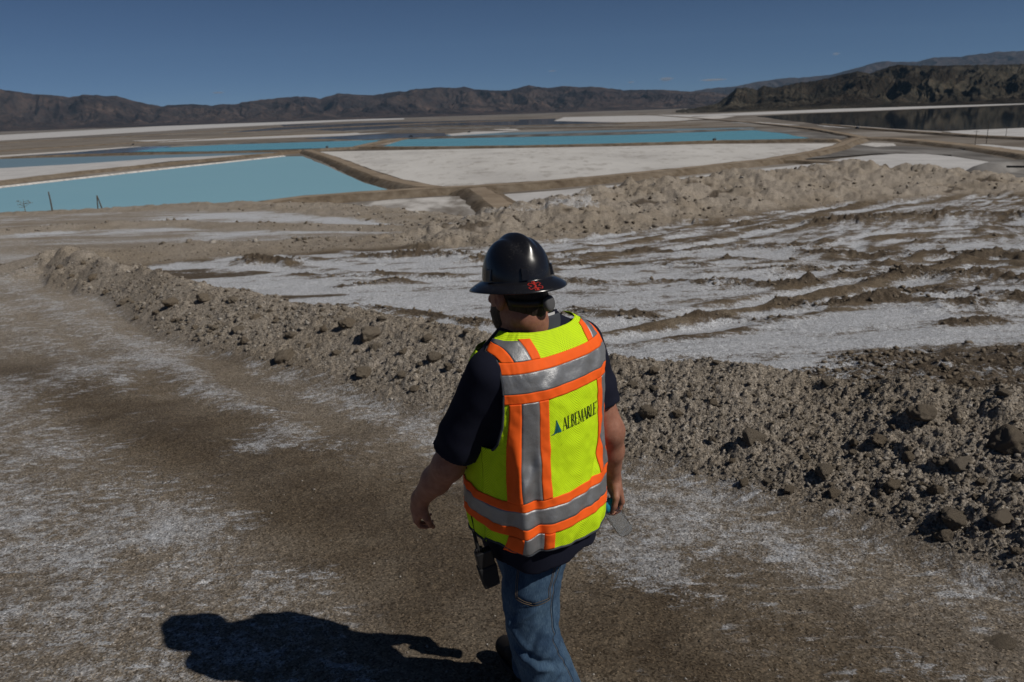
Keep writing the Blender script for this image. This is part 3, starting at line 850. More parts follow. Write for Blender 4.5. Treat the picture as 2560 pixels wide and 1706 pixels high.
S3 = [(1690, 275), (1732, 270), (1793, 258), (1824, 235), (1842, 219), (1869, 218), (1892, 224), (1910, 213), (1935, 219), (1996, 206), (2041, 201), (2095, 188), (2144, 177), (2176, 183), (2203, 172), (2243, 161), (2288, 163), (2356, 163),
      (2446, 161), (2491, 161), (2560, 159), (2800, 140), (3200, 150), (3600, 200)]
M_MT1 = mat_rock('mauve_brown_rock', [(.3, (.026, .022, .023)), (.5, (.052, .041, .038)), (.7, (.105, .080, .068))], (.62, .62, .68), .0022)
M_MT2 = mat_rock('far_purple_rock', [(.3, (.035, .030, .032)), (.5, (.05, .042, .042)), (.7, (.075, .062, .06))], (.8, .8, .85), .0014)
M_MT3 = mat_rock('dark_olive_rock', [(.3, (.022, .020, .016)), (.5, (.040, .037, .029)), (.7, (.085, .078, .062))], (.5, .46, .46), .0085)
mountain('mountain_range', S2, 21000, 7000, M_MT2, 5, .6, .25, freq=2.0)
mountain('mountain_range', S1, 13000, 4600, M_MT1, 2, .95, .30, nu=1000, nv=120, freq=2.4)
mountain('dark_hills', S3, 4300, 1500, M_MT3, 9, .85, .10, nu=900, nv=150, freq=3.4)
# ------------------------------------------------------------------ clods and stones
_rr, _az, _Z = GD['rr'], GD['azc'], GD['Z']
def hit(px, py):
    """where the line of sight of a photo point meets the ground"""
    d = ray(px, py); az = math.atan2(d[0], d[1]); j = int(np.argmin(np.abs(_az - az))); h = math.hypot(d[0], d[1])
    zr = CAM_Z + _rr / h * d[2]
    below = np.nonzero((zr <= _Z[:, j]) & (_rr > 1.5))[0]
    i = int(below[0]) if len(below) else len(_rr) - 1
    r = float(_rr[i])
    return np.array([r * math.sin(az), r * math.cos(az), float(_Z[i, j])])

def mat_clod(name, c0, c1, c2):
    k = NT(name, rough=.95, spec=.08)
    oi = k.n('ShaderNodeObjectInfo')
    n = k.noise(28, 6, .65); n2 = k.noise(120, 4, .7)
    c = k.ramp(k.math('MULTIPLY_ADD', n2, .5, k.math('MULTIPLY', n, .5)), [(.32, c0), (.5, c1), (.68, c2)])
    c = k.mix(k.math('MULTIPLY', oi.outputs['Random'], .55), c, k.mix(1.0, c, (.82, .75, .66), 'MULTIPLY'))
    k.set(Base_Color=c); k.bump(k.math('ADD', n, k.math('MULTIPLY', n2, .6)), .9, .02)
    return k.m
M_CLOD = mat_clod('dirt_clod_earth', (.12, .098, .073), (.21, .176, .137), (.30, .26, .212))
M_PALE_ROCK = mat_clod('pale_stone', (.17, .145, .115), (.25, .215, .175), (.33, .29, .245))

def rock_mesh(name, seed, sub, rough, flat_, mat, facets=0):
    bm = bmesh.new(); bmesh.ops.create_icosphere(bm, subdivisions=sub, radius=1.0)
    V = np.array([v.co for v in bm.verts]); rg = np.random.default_rng(seed)
    # knock flat faces off the ball
    for i in range(facets):
        n = rg.normal(size=3); n /= np.linalg.norm(n); c = rg.uniform(.55, .85)
        d = V @ n - c; V = V - np.outer(np.maximum(d, 0), n) * .9
    a = fbm(V[:, 0] * 1.4 + seed, V[:, 1] * 1.4 + V[:, 2] * .9, 3, seed) + fbm(V[:, 2] * 1.6, V[:, 0] * 1.2 - V[:, 1], 3, seed + 3)
    b = fbm(V[:, 0] * 4.4 + seed, V[:, 1] * 4.4 + V[:, 2] * 3, 2, seed + 5)
    c = np.abs(fbm(V[:, 0] * 3.1 + V[:, 2] * 2, V[:, 1] * 3.1 - V[:, 2], 3, seed + 9))
    V = V * (1 + rough * a + rough * .5 * b - rough * .5 * c)[:, None]
    V = V * np.array([rg.uniform(.85, 1.15), rg.uniform(.85, 1.1), flat_ * rg.uniform(.85, 1.1)])
    for v, q in zip(bm.verts, V): v.co = q
    me = bpy.data.meshes.new(name); bm.to_mesh(me); bm.free(); me.materials.append(mat)
    if sub > 1: me.polygons.foreach_set('use_smooth', np.ones(len(me.polygons), dtype=bool))
    return me
CLODS = [rock_mesh('dirt_clod', 40 + i, 4, .30, .80, M_CLOD, 6) for i in range(7)]
STONES = [rock_mesh('stone', 60 + i, 4, .14, .8, M_PALE_ROCK, 9) for i in range(5)]
SMALL = [rock_mesh('dirt_clod', 80 + i, 3, .30, .8, M_CLOD, 6) for i in range(8)]

def rock(px, py, wpx, label, kind='clod', sink=.30, group=None, seed=0):
    p = hit(px, py + wpx * .25)
    depth = float(-(CAM_R.T @ (p - np.array([0, 0, CAM_Z])))[2])
    r = wpx * depth / FPX * .5
    rg = random.Random(seed * 7 + int(px))
    me = (STONES if kind == 'stone' else CLODS)[rg.randrange(5)]
    o = bpy.data.objects.new('stone' if kind == 'stone' else 'dirt_clod', me); COL.objects.link(o)
    o.location = (p[0], p[1], p[2] + r * (.8 - 2 * sink)); o.scale = (r, r * rg.uniform(.85, 1.1), r * rg.uniform(.8, 1.0))
    o.rotation_euler = (rg.uniform(-.3, .3), rg.uniform(-.3, .3), rg.uniform(0, 6.28))
    tag(o, label, 'stone' if kind == 'stone' else 'clod', group)
    return o
G_BERM = 'clods and stones on the near berm'
NAMED = [(1880, 1085, 68, 'large brown clod alone in the middle of the berm to the right of the man', 'clod'),
         (1623, 1028, 50, 'rounded clod on the berm nearest the right sleeve of the man', 'clod'),
         (2307, 1028, 66, 'big rounded clod on the crest of the berm, at the right', 'clod'),
         (2405, 1152, 60, 'pale cracked stone beside a smaller dark clod on the right berm slope', 'stone'),
         (2348, 1149, 38, 'small dark clod touching the pale cracked stone on the right berm', 'clod'),
         (2379, 1288, 62, 'crumbly brown ball of earth to the left of the angular pale stone', 'clod'),
         (2502, 1285, 62, 'angular pale stone at the right edge, low on the berm', 'stone'),
         (2363, 1332, 42, 'clod just below the crumbly brown ball of earth', 'clod'),
         (2523, 1090, 105, 'largest lump of earth, at the right edge on the berm crest', 'clod'),
         (2497, 1594, 70, 'flat broken clod lying on the road in the bottom right corner', 'clod'),
         (711, 886, 52, 'large pale-topped clod at the foot of the berm to the left of the man', 'clod'),
         (727, 908, 17, 'small round white stone beside the large clod at the berm foot', 'stone'),
         (488, 846, 15, 'small white pebble at the foot of the berm where it bends away', 'stone'),
         (908, 928, 48, 'rounded clod at the berm foot nearest the left shoulder of the man', 'clod'),
         (924, 828, 58, 'broad lump of earth high on the berm slope to the left of the man', 'clod'),
         (871, 804, 42, 'clod breaking the berm crest to the left of the hard hat', 'clod'),
         (425, 752, 44, 'double clod on the berm crest with dark shadow beside it', 'clod'),
         (510, 744, 42, 'pale rounded hump of earth on the berm crest behind the double clod', 'clod'),
         (234, 692, 26, 'dark upright clod on the far bend of the berm', 'clod'),
         (1088, 889, 42, 'clod on the berm slope just above the left shoulder of the man', 'clod'),
         (1067, 846, 34, 'clod under the berm crest below the hard hat brim', 'clod')]
for i, (px, py, w, lab, kd) in enumerate(NAMED):
    o = rock(px, py, w, lab, kd, .30, G_BERM if py < 1500 else None, i)
    if py > 1500: o.scale.z *= .45; o.location.z -= .012
def clod_words(x, y, big):
    """what tells a small clod apart: its size, where on the berm it lies, and on which side of the man"""
    r = math.hypot(x, y); a = math.atan2(x, y)
    i = int(np.argmin(np.abs(_rr - r))); j = int(np.argmin(np.abs(_az - a)))
    d = float(GD['bern'][i, j]); back = bool(GD['inb'][i, j])
    zone = 'on the crest of' if d < .28 else ('behind the crest of' if back else ('on the front slope of' if d < .85 else 'at the foot of'))
    az = math.degrees(a)
    side = 'berm at the far left bend' if r > 14 else ('berm left of the man' if az < 1.5 else ('berm just right of the man' if az < 17 else 'berm at the right edge'))
    size = 'fist-sized brown clod' if big else 'small brown clod'
    return '%s %s the %s' % (size, zone, side), '%ss %s the %s' % (size, zone, side)
MINOR = [(2060, 1177, 45), (2099, 1170, 28), (2086, 1226, 40), (2227, 1208, 45), (2307, 1208, 22), (2338, 1221, 35), (2196, 1100, 48), (1636, 923, 28), (1695, 1034, 26), (2400, 1054, 18), (1860, 1203, 28), (1973, 1224, 30),
         (1916, 1201, 24), (2190, 967, 40), (584, 748, 30), (531, 772, 15), (313, 751, 28), (488, 817, 22), (536, 817, 26), (595, 820, 30), (611, 852, 30), (728, 836, 28), (940, 865, 30), (1003, 937, 28), (340, 793, 22), (265, 730, 18),
         (812, 820, 28), (956, 793, 25), (1580, 960, 26), (1720, 985, 22), (1780, 1100, 20), (1830, 1150, 18), (1960, 1040, 24), (2040, 1090, 22), (2130, 1130, 20), (2270, 1120, 22), (2450, 1200, 24), (2540, 1190, 30), (2290, 1290, 20), (2440, 1240, 22),
         (2540, 1380, 26), (1740, 1180, 16), (1660, 1120, 18), (640, 790, 24), (690, 800, 20), (770, 862, 22), (840, 880, 24), (180, 690, 16), (210, 660, 15), (150, 665, 16), (390, 780, 20), (445, 800, 18), (1010, 880, 22), (1120, 920, 24), (1050, 915, 18)]
for i, (px, py, w) in enumerate(MINOR):
    o = rock(px, py, w, 'clod', 'clod', .33, None, 100 + i)
    lab, grp = clod_words(o.location.x, o.location.y, w * .5 > 14); o['label'] = lab; o['group'] = grp
# more clods of the same sort, scattered over the berm
rg = np.random.default_rng(5)
ii, jj = np.nonzero((GD['earth'] > .35) & (GD['bm'] > .2) & (_rr[:, None] < 17) & (_rr[:, None] > 3.0) & (np.abs(((_az + math.pi) % (2 * math.pi)) - math.pi)[None, :] < .68))
pick = rg.choice(len(ii), 215, replace=False)
for n_, q in enumerate(pick):
    r_, a_ = _rr[ii[q]], _az[jj[q]]
    R0 = float(.010 + .022 * rg.random() ** 3.5) * (1 + .05 * r_)
    o = bpy.data.objects.new('dirt_clod', SMALL[n_ % 8]); COL.objects.link(o)
    o.location = (r_ * math.sin(a_), r_ * math.cos(a_), float(_Z[ii[q], jj[q]]) + R0 * .25)
    o.scale = (R0, R0 * rg.uniform(.8, 1.15), R0 * rg.uniform(.75, 1.05)); o.rotation_euler = (rg.uniform(-.4, .4), rg.uniform(-.4, .4), rg.uniform(0, 6.28))
    lab, grp = clod_words(o.location.x, o.location.y, R0 > .028)
    tag(o, lab, 'clod', grp)

# gravel too small to count
def gravel(name, n, mask, size, seed, mat, label):
    rg = np.random.default_rng(seed)
    ii, jj = np.nonzero(mask)
    q = rg.choice(len(ii), min(n, len(ii)), replace=False)
    r_, a_ = _rr[ii[q]], _az[jj[q]]
    C = np.stack([r_ * np.sin(a_), r_ * np.cos(a_), _Z[ii[q], jj[q]]], 1)
    S = size(rg.random(len(q)), r_)
    bm = bmesh.new(); bmesh.ops.create_icosphere(bm, subdivisions=1, radius=1.0)
    V0 = np.array([v.co for v in bm.verts]); F0 = np.array([[v.index for v in f.verts] for f in bm.faces]); bm.free()
    keep = V0[:, 2] > -1.1
    m = len(V0)
    J = rg.normal(0, .16, (len(q), m, 3)); ang = rg.uniform(0, 6.28, len(q))
    V = V0[None] * (1 + rg.normal(0, .24, (len(q), m, 1))) + J * .9
    ca, sa = np.cos(ang)[:, None], np.sin(ang)[:, None]
    sx = rg.uniform(.8, 1.25, (len(q), 1)); V = np.stack([(V[..., 0] * ca - V[..., 1] * sa) * sx, V[..., 0] * sa + V[..., 1] * ca, V[..., 2] * .75], -1)
    V = V * S[:, None, None] + C[:, None, :] + np.array([0, 0, 1]) * (S * .3)[:, None, None]
    F = (F0[None] + (np.arange(len(q)) * m)[:, None, None]).reshape(-1, 3)
    o = mesh_np(name, V.reshape(-1, 3), F, mat, False)
    t = np.repeat(rg.random(len(q)).astype(np.float32), m)
    a = o.data.attributes.new('tone', 'FLOAT', 'POINT'); a.data.foreach_set('value', t)
    tag(o, label, kind='stuff')
    return o
def mat_gravel():
    k = NT('gravel_mixed', rough=.95, spec=.08)
    t = k.attr('tone', 'Fac'); n = k.noise(90, 4, .7)
    c = k.ramp(t, [(.0, (.12, .10, .077)), (.45, (.20, .172, .14)), (.8, (.27, .24, .205)), (1.0, (.42, .395, .36))])
    c = k.mix(k.math('MULTIPLY', n, .5), c, k.mix(1.0, c, (.6, .57, .53), 'MULTIPLY'))
    k.set(Base_Color=c); k.bump(n, .6, .008)
    return k.m
M_GRAVEL = mat_gravel()
_view = (np.abs(((_az + math.pi) % (2 * math.pi)) - math.pi)[None, :] < .70)
_R2 = _rr[:, None] + 0 * _Z
gravel('gravel', 17000, (GD['earth'] > .3) & (_R2 < 9) & (_R2 > 3) & _view, lambda u, r: (.003 + .010 * u ** 6) * (1 + .03 * r), 21, M_GRAVEL, 'loose gravel covering the near earth berm')
gravel('gravel', 3200, (GD['earth'] > .3) & (_R2 < 22) & (_R2 >= 9) & _view, lambda u, r: .009 + .026 * u ** 4, 22, M_GRAVEL, 'loose gravel on the far bends of the berm')
gravel('gravel', 1900, (GD['earth'] < .2) & (_R2 < 9) & (_R2 > 2.5) & ~GD['inb'] & _view, lambda u, r: .0018 + .0065 * u ** 4, 23, M_GRAVEL, 'grit scattered over the salty dirt road')
gravel('gravel', 2600, (GD['earth'] > .4) & (_R2 < 48) & (_R2 >= 22) & _view, lambda u, r: .015 + .085 * u ** 6, 24, M_GRAVEL, 'lumps of earth on the far mounds')
gravel('gravel', 3200, (GD['mud'] > .45) & (_R2 < 40) & (_R2 > 5) & _view, lambda u, r: (.007 + .026 * u ** 5) * (1 + .02 * r), 25, M_CLOD, 'crumbled mud along the churned ridges of the salt basin')
# ------------------------------------------------------------------ the man
YAW = math.radians(43)
MO = np.array([.078, 2.43, 0.0])
MR = np.array([math.cos(YAW), math.sin(YAW), .03])
MF = np.array([-math.sin(YAW), math.cos(YAW), 0.0])
MU = np.array([0.0, 0.0, 1.0])
def man(l, f, z):
    """man's own frame: l to his right, f forward, z up"""
    l = np.asarray(l)[..., None]; f = np.asarray(f)[..., None]; z = np.asarray(z)[..., None]
    return MO + l * MR + f * MF + z * MU
def to_man(Pw):
    d = Pw - MO
    M = np.stack([MR, MF, MU], 1)
    q = d @ np.linalg.inv(M).T
    return q[..., 0], q[..., 1], q[..., 2]

# torso sections: z, half width, depth behind, depth in front, centre forward
SECT = np.array([[.70, .196, .160, .180, .00], [.78, .210, .170, .19, .00], [.86, .222, .176, .205, .00], [.95, .235, .180, .232, .00], [1.05, .233, .172, .240, .00], [1.15, .232, .164, .232, .00],
                 [1.25, .236, .160, .205, .00], [1.34, .242, .156, .178, .00], [1.42, .245, .146, .155, .00], [1.475, .232, .128, .128, .003], [1.515, .197, .108, .10, .008],
                 [1.545, .145, .095, .085, .014], [1.57, .10, .088, .075, .02], [1.60, .078, .082, .068, .024]])
SECT[:, 1] *= np.interp(SECT[:, 0], [1.2, 1.45, 1.5], [.925, .955, 1.0]); SECT[:, 2:4] *= np.interp(SECT[:, 0], [1.2, 1.5], [.96, 1.0])[:, None]
SEXP = 2.45
def sect(z):
    return [np.interp(z, SECT[:, 0], SECT[:, i]) for i in (1, 2, 3, 4)]
_sv = np.arange(len(SECT))
def smooth_sect(z):
    """sections with a little smoothing so that no ring shows"""
    out = 0
    for dz, w in ((-.03, .2), (-.015, .2), (0, .2), (.015, .2), (.03, .2)):
        out = out + w * np.array(sect(np.clip(z + dz, .70, 1.60)))
    return out

def vest_fold(u, z):
    """cloth folds, metres outward"""
    x = u * .24
    d = .0075 * fbm(x * 8 + z * 3, z * 5, 3, 501) + .0028 * fbm(x * 30 + z * 14, z * 22 - x * 9, 3, 502)
    d = d + .010 * fbm(x * 14 - z * 9, z * 3.0 + x * 4, 2, 505) * sstep(1.36, 1.0, z)
    # puckers across the shoulder blades
    d = d + .0060 * np.sin(x * 62 + 3 * np.sin(z * 20)) * np.exp(-((z - 1.43) / .06) ** 2) * (.4 + .6 * gnoise(x * 8, z * 3, 508))
    # folds at the left of the waist, and slack over the lower back
    d = d + .015 * np.exp(-((u + .95) / .10 + (z - 1.08) * 2.5) ** 2) * sstep(1.35, 1.15, z)
    d = d - .012 * np.exp(-((u + .72) / .09 + (z - 1.08) * 2.0) ** 2) * sstep(1.30, 1.15, z)
    d = d + .013 * np.exp(-((z - 1.12 - .25 * (u + .8)) / .03) ** 2) * np.exp(-((u + .8) / .35) ** 2)
    d = d - .011 * np.exp(-((z - 1.065 - .35 * (u - .3)) / .035) ** 2) * np.exp(-((u - .4) / .5) ** 2)
    d = d + .010 * np.exp(-((z - .90) / .05) ** 2) * (.5 + .5 * np.sin(u * 5.1 + .6))
    return d

def vest_pt(u, z, off=0.0):
    """outer surface of the vest; u = 0 at the middle of the back, positive to his right"""
    u = np.asarray(u, float); z = np.asarray(z, float)
    u, z = np.broadcast_arrays(u, z)
    def base(u, z):
        a, bb, bf, cf = smooth_sect(z)
        su, cu = np.sin(u), np.cos(u)
        e = 2 / SEXP
        l = a * np.sign(su) * np.abs(su) ** e
        f = cf - np.where(cu > 0, bb, bf) * np.sign(cu) * np.abs(cu) ** e
        return man(l, f, z + .012 * np.abs(su) * 0)
    e = 1e-3
    du = base(u + e, z) - base(u - e, z); dz = base(u, np.minimum(z + e, 1.6)) - base(u, z - e)
    n = np.cross(du, dz); n /= np.linalg.norm(n, axis=-1)[..., None] + 1e-12
    return base(u, z) + n * (.014 + vest_fold(u, z) + off)[..., None]

def u_of_l(l, z):
    a = smooth_sect(z)[0]
    t = np.clip(np.abs(l) / a, 0, 1)
    return np.sign(l) * np.arcsin(t ** (SEXP / 2))

# ---- implicit bodies (smooth unions of tapered capsules and ellipsoids), meshed with surface nets
class Field:
    def __init__(self, lo, hi, h):
        self.h = h; self.lo = np.array(lo, float)
        self.n = np.ceil((np.array(hi) - self.lo) / h).astype(int) + 1
        self.D = np.full(self.n, .06, dtype=np.float32)
    def box(self, lo, hi):
        i0 = np.clip(np.floor((np.array(lo) - self.lo) / self.h).astype(int), 0, self.n)
        i1 = np.clip(np.ceil((np.array(hi) - self.lo) / self.h).astype(int) + 1, 0, self.n)
        sl = tuple(slice(a, b) for a, b in zip(i0, i1))
        ax = [self.lo[k] + self.h * np.arange(i0[k], i1[k]) for k in range(3)]
        G = np.stack(np.meshgrid(*ax, indexing='ij'), -1)
        return sl, G
    def join(self, sl, d, k):
        a = self.D[sl]
        if k <= 0: self.D[sl] = np.minimum(a, d); return
        hh = np.clip(.5 + .5 * (a - d) / k, 0, 1)
        self.D[sl] = a * (1 - hh) + d * hh - k * hh * (1 - hh)
    def cone(self, a, b, ra, rb, k=.015):
        a = np.array(a, float); b = np.array(b, float); m = max(ra, rb) + .05
        sl, G = self.box(np.minimum(a, b) - m, np.maximum(a, b) + m)
        ab = b - a; t = np.clip(((G - a) @ ab) / (ab @ ab + 1e-12), 0, 1)
        d = np.linalg.norm(G - a - t[..., None] * ab, axis=-1) - (ra + (rb - ra) * t)
        self.join(sl, d, k)
    def chain(self, pts, rad, k=.015):
        for i in range(len(pts) - 1): self.cone(pts[i], pts[i + 1], rad[i], rad[i + 1], k)
    def ell(self, c, axes, radii, k=.015, sub=False):
        c = np.array(c, float); radii = np.array(radii, float); m = radii.max() + .05
        sl, G = self.box(c - m, c + m)
        q = (G - c) @ np.array(axes).T
        k0 = np.linalg.norm(q / radii, axis=-1); k1 = np.linalg.norm(q / radii ** 2, axis=-1) + 1e-9
        d = k0 * (k0 - 1) / k1
        if sub: self.D[sl] = np.maximum(self.D[sl], -d)
        else: self.join(sl, d, k)
    def fn(self, f, lo, hi, k=.015):
        sl, G = self.box(lo, hi); self.join(sl, f(G), k)
    def cut(self, f):
        sl, G = self.box(self.lo, self.lo + self.h * self.n)
        self.D[sl] = np.maximum(self.D[sl], f(G))
    def mesh(self, name, mat, parent, relax=1):
        D = self.D; ins = D < 0
        nx, ny, nz = D.shape
        c = [ins[dx:nx - 1 + dx, dy:ny - 1 + dy, dz:nz - 1 + dz] for dx in (0, 1) for dy in (0, 1) for dz in (0, 1)]
        cnt = sum(q.astype(np.int8) for q in c)
        act = (cnt > 0) & (cnt < 8)
        I = np.argwhere(act)
        idx = np.full(act.shape, -1, dtype=np.int32); idx[act] = np.arange(len(I))
        S = np.zeros((len(I), 3)); W = np.zeros(len(I))
        corners = [(dx, dy, dz) for dx in (0, 1) for dy in (0, 1) for dz in (0, 1)]
        val = {q: D[I[:, 0] + q[0], I[:, 1] + q[1], I[:, 2] + q[2]] for q in corners}
        for q in corners:
            for ax in range(3):
                if q[ax] == 0:
                    r = list(q); r[ax] = 1; r = tuple(r)
                    a, b = val[q], val[r]
                    m = (a < 0) != (b < 0)
                    t = np.where(m, a / np.where(m, a - b, 1), 0)
                    p = np.array(q, float)[None, :] + 0 * S; p[:, ax] += t
                    S += np.where(m[:, None], p, 0); W += m
        V = self.lo + self.h * (I + S / W[:, None])
        F = []
        for ax in range(3):
            o1, o2 = [k for k in range(3) if k != ax]
            s0 = [slice(1, None)] * 3; s0[ax] = slice(0, -1)
            A = ins[tuple(slice(0, -1) if k == ax else slice(None) for k in range(3))]
            B = ins[tuple(slice(1, None) if k == ax else slice(None) for k in range(3))]
            E = np.argwhere(A != B)
            ok = (E[:, o1] > 0) & (E[:, o2] > 0) & (E[:, o1] < D.shape[o1] - 1) & (E[:, o2] < D.shape[o2] - 1)
            E = E[ok]
            def cell(d1, d2):
                q = E.copy(); q[:, o1] -= d1; q[:, o2] -= d2
                return idx[q[:, 0], q[:, 1], q[:, 2]]
            f = np.stack([cell(1, 1), cell(0, 1), cell(0, 0), cell(1, 0)], 1)
            flip = A[E[:, 0], E[:, 1], E[:, 2]]
            if ax == 1: flip = ~flip
            f[~flip] = f[~flip][:, ::-1]
            F.append(f)
        F = np.vstack(F)
        F = F[(F >= 0).all(1)]
        # light smoothing
        for _ in range(relax):
            acc = np.zeros_like(V); n = np.zeros(len(V))
            for i in range(4):
                a, b = F[:, i], F[:, (i + 1) % 4]
                np.add.at(acc, a, V[b]); np.add.at(n, a, 1)
                np.add.at(acc, b, V[a]); np.add.at(n, b, 1)
            V = V * .5 + .5 * acc / np.maximum(n, 1)[:, None]
        return mesh_np(name, V, F, mat, True, parent)

# ---- materials
def mat_skin():
    k = NT('skin_tanned', rough=.55, spec=.35)
    n = k.noise(45, 5, .6); n2 = k.noise(9, 3, .5)
    c = k.ramp(n, [(.3, (.22, .098, .062)), (.55, (.30, .145, .093)), (.75, (.37, .19, .128))])
    c = k.mix(k.math('MULTIPLY', n2, .35), c, (.36, .13, .09))
    k.set(Base_Color=c); k.b.inputs['Subsurface Weight'].default_value = .08
    k.b.inputs['Subsurface Radius'].default_value = (.01, .004, .002)
    k.bump(k.noise(260, 4, .6), .25, .003)
    return k.m
def mat_hair(name, c1, c2):
    k = NT(name, rough=.6, spec=.3)
    n = k.noise(120, 3, .6, k.coord('Object', (1, 1, .25)))
    k.set(Base_Color=k.ramp(n, [(.3, c1), (.7, c2)])); k.bump(n, .8, .006)
    return k.m
def mat_cloth(name, col, var=.25, weave=900, rough=.9, bump=.2):
    k = NT(name, rough=rough, spec=.15)
    n = k.noise(14, 4, .6)
    k.set(Base_Color=k.mix(n, tuple(c * (1 - var) for c in col), tuple(c * (1 + var) for c in col)))
    k.bump(k.noise(weave, 2, .5), bump, .002)
    return k.m
def mat_mesh_vest():
    k = NT('lime_mesh_fabric', rough=.72, spec=.2)
    uv = k.coord('UV')
    sx = k.n('ShaderNodeSeparateXYZ'); k.t.links.new(uv, sx.inputs[0])
    # staggered rows of small holes, uv in metres
    pitch = .0052
    row = k.math('DIVIDE', sx.outputs[1], pitch * .8)
    ri = k.math('FLOOR', row)
    xx = k.math('ADD', k.math('DIVIDE', sx.outputs[0], pitch), k.math('MULTIPLY', ri, .5))
    fx = k.math('SUBTRACT', k.math('FRACT', xx), .5); fy = k.math('SUBTRACT', k.math('FRACT', row), .5)
    r2 = k.math('ADD', k.math('MULTIPLY', fx, fx), k.math('MULTIPLY', k.math('MULTIPLY', fy, fy), .7))
    hole = k.smooth(r2, .085, .035)
    n = k.noise(7, 3, .5)
    c = k.mix(n, (.60, .90, .008), (.70, .95, .010))
    c = k.mix(k.math('MULTIPLY', hole, .72), c, (.10, .17, .01))
    k.set(Base_Color=c)
    k.bump(k.math('SUBTRACT', 1.0, hole), .35, .0015)
    return k.m
def mat_orange():
    k = NT('orange_fluorescent_tape', rough=.7, spec=.2)
    n = k.noise(18, 3, .5)
    k.set(Base_Color=k.mix(n, (.93, .115, .012), (1.0, .145, .016)))
    k.bump(k.noise(700, 2, .5), .25, .001)
    return k.m
def mat_silver():
    k = NT('grey_reflective_tape', rough=.44, spec=.5, metallic=.55)
    n = k.noise(30, 4, .6)
    k.set(Base_Color=k.mix(n, (.22, .225, .235), (.33, .335, .345)))
    k.bump(k.math('ADD', k.noise(900, 2, .5), k.math('MULTIPLY', k.noise(38, 3, .6), 4.0)), .35, .0014)
    return k.m
def mat_denim():
    k = NT('blue_denim', rough=.9, spec=.12)
    uv = k.coord('UV')
    n = k.noise(1.0, 4, .6, k.coord('UV', (900, 60, 1))); n2 = k.noise(1.0, 4, .6, k.coord('UV', (14, 9, 1))); n3 = k.noise(1.0, 2, .5, k.coord('UV', (260, 500, 1)))
    c = k.ramp(n, [(.25, (.024, .046, .084)), (.5, (.054, .098, .158)), (.78, (.135, .205, .285))])
    c = k.mix(k.math('MULTIPLY', k.smooth(n2, .35, .7), .6), k.mix(1.0, c, (.55, .6, .68), 'MULTIPLY'), k.mix(1.0, c, (1.5, 1.45, 1.35), 'MULTIPLY'))
    k.set(Base_Color=c); k.bump(k.math('ADD', n, k.math('MULTIPLY', n3, .5)), .35, .0015)
    return k.m
def mat_hat():
    k = NT('black_hard_plastic', rough=.26, spec=.5)
    n = k.noise(22, 6, .7); n2 = k.noise(160, 4, .7); n3 = k.noise(5, 3, .5)
    dust = k.math('MULTIPLY', k.smooth(n, .5, .75), k.smooth(n2, .45, .7))
    dust = k.math('MULTIPLY_ADD', dust, .22, k.math('MULTIPLY', k.smooth(n3, .45, .75), .02))
    k.set(Base_Color=k.mix(dust, (.010, .010, .0125), (.20, .19, .175)), Roughness=k.math('MULTIPLY_ADD', n, .26, .10))
    k.bump(n2, .05, .001)
    return k.m
M_SKIN = mat_skin()
M_HAIR = mat_hair('dark_brown_hair', (.008, .006, .005), (.035, .025, .018))
M_BEARD = mat_hair('brown_beard', (.012, .008, .006), (.05, .03, .02))
M_SHIRT = mat_cloth('navy_knit', (.0095, .011, .022), .35, 700)
M_LIME = mat_mesh_vest(); M_LIMES = mat_cloth('lime_binding', (.66, .93, .010), .05)
M_ORANGE = mat_orange(); M_SILVER = mat_silver()
M_TRIM = mat_cloth('grey_piping', (.055, .06, .07), .15)
M_DENIM = mat_denim(); M_HAT = mat_hat()
M_THREAD = NT('tan_thread', .8, .2, (.16, .12, .08)).m
M_RED = NT('red_sticker', .5, .4, (.40, .02, .012)).m
M_BLACK = NT('black_plastic', .42, .4, (.012, .012, .013)).m
M_BLACK2 = NT('black_rubber', .75, .25, (.018, .018, .019)).m
M_BOOT = mat_cloth('black_boot_leather', (.014, .012, .011), .4, 300, .6)
M_INK = NT('black_print', .8, .2, (.012, .02, .012)).m
M_TEALINK = NT('teal_print', .8, .2, (.012, .115, .125)).m
M_WHITE = NT('white_label', .8, .2, (.6, .6, .6)).m
M_KNOB = NT('grey_rubber_knob', .7, .3, (.085, .085, .088)).m

person = empty('person', MO)
tag(person, 'man in a black hard hat and lime safety vest walking away with a bottle', 'person')
bpy.context.view_layer.update()
PINV = person.matrix_world.inverted()
def adopt(o, parent=None):
    """parent keeping world-space vertex coordinates"""
    o.parent = parent or person
    o.matrix_parent_inverse = PINV if (parent is None or parent is person) else Matrix.Identity(4)
    return o

# ---- joints (world)
L_SH = man(-.205, .0, 1.455); R_SH = man(.205, .0, 1.455)
L_EL = at_depth(1122, 1162, 2.57); L_WR = at_depth(1052, 1246, 2.72)
R_EL = at_depth(1524, 1078, 2.74); R_WR = at_depth(1530, 1196, 2.88)
HEAD_YAW = math.radians(44)
HF = np.array([-math.sin(HEAD_YAW), math.cos(HEAD_YAW), 0.0]); HR = np.array([math.cos(HEAD_YAW), math.sin(HEAD_YAW), 0.0])
tilt = math.radians(7)                                       # looking down a little
HFt = HF * math.cos(tilt) - MU * math.sin(tilt); HUt = MU * math.cos(tilt) + HF * math.sin(tilt)
HAX = np.stack([HR, HFt, HUt])
HC = at_depth(1291, 722, 2.46)                               # centre of the skull
def head(l, f, u): return HC + l * HR + f * HFt + u * HUt

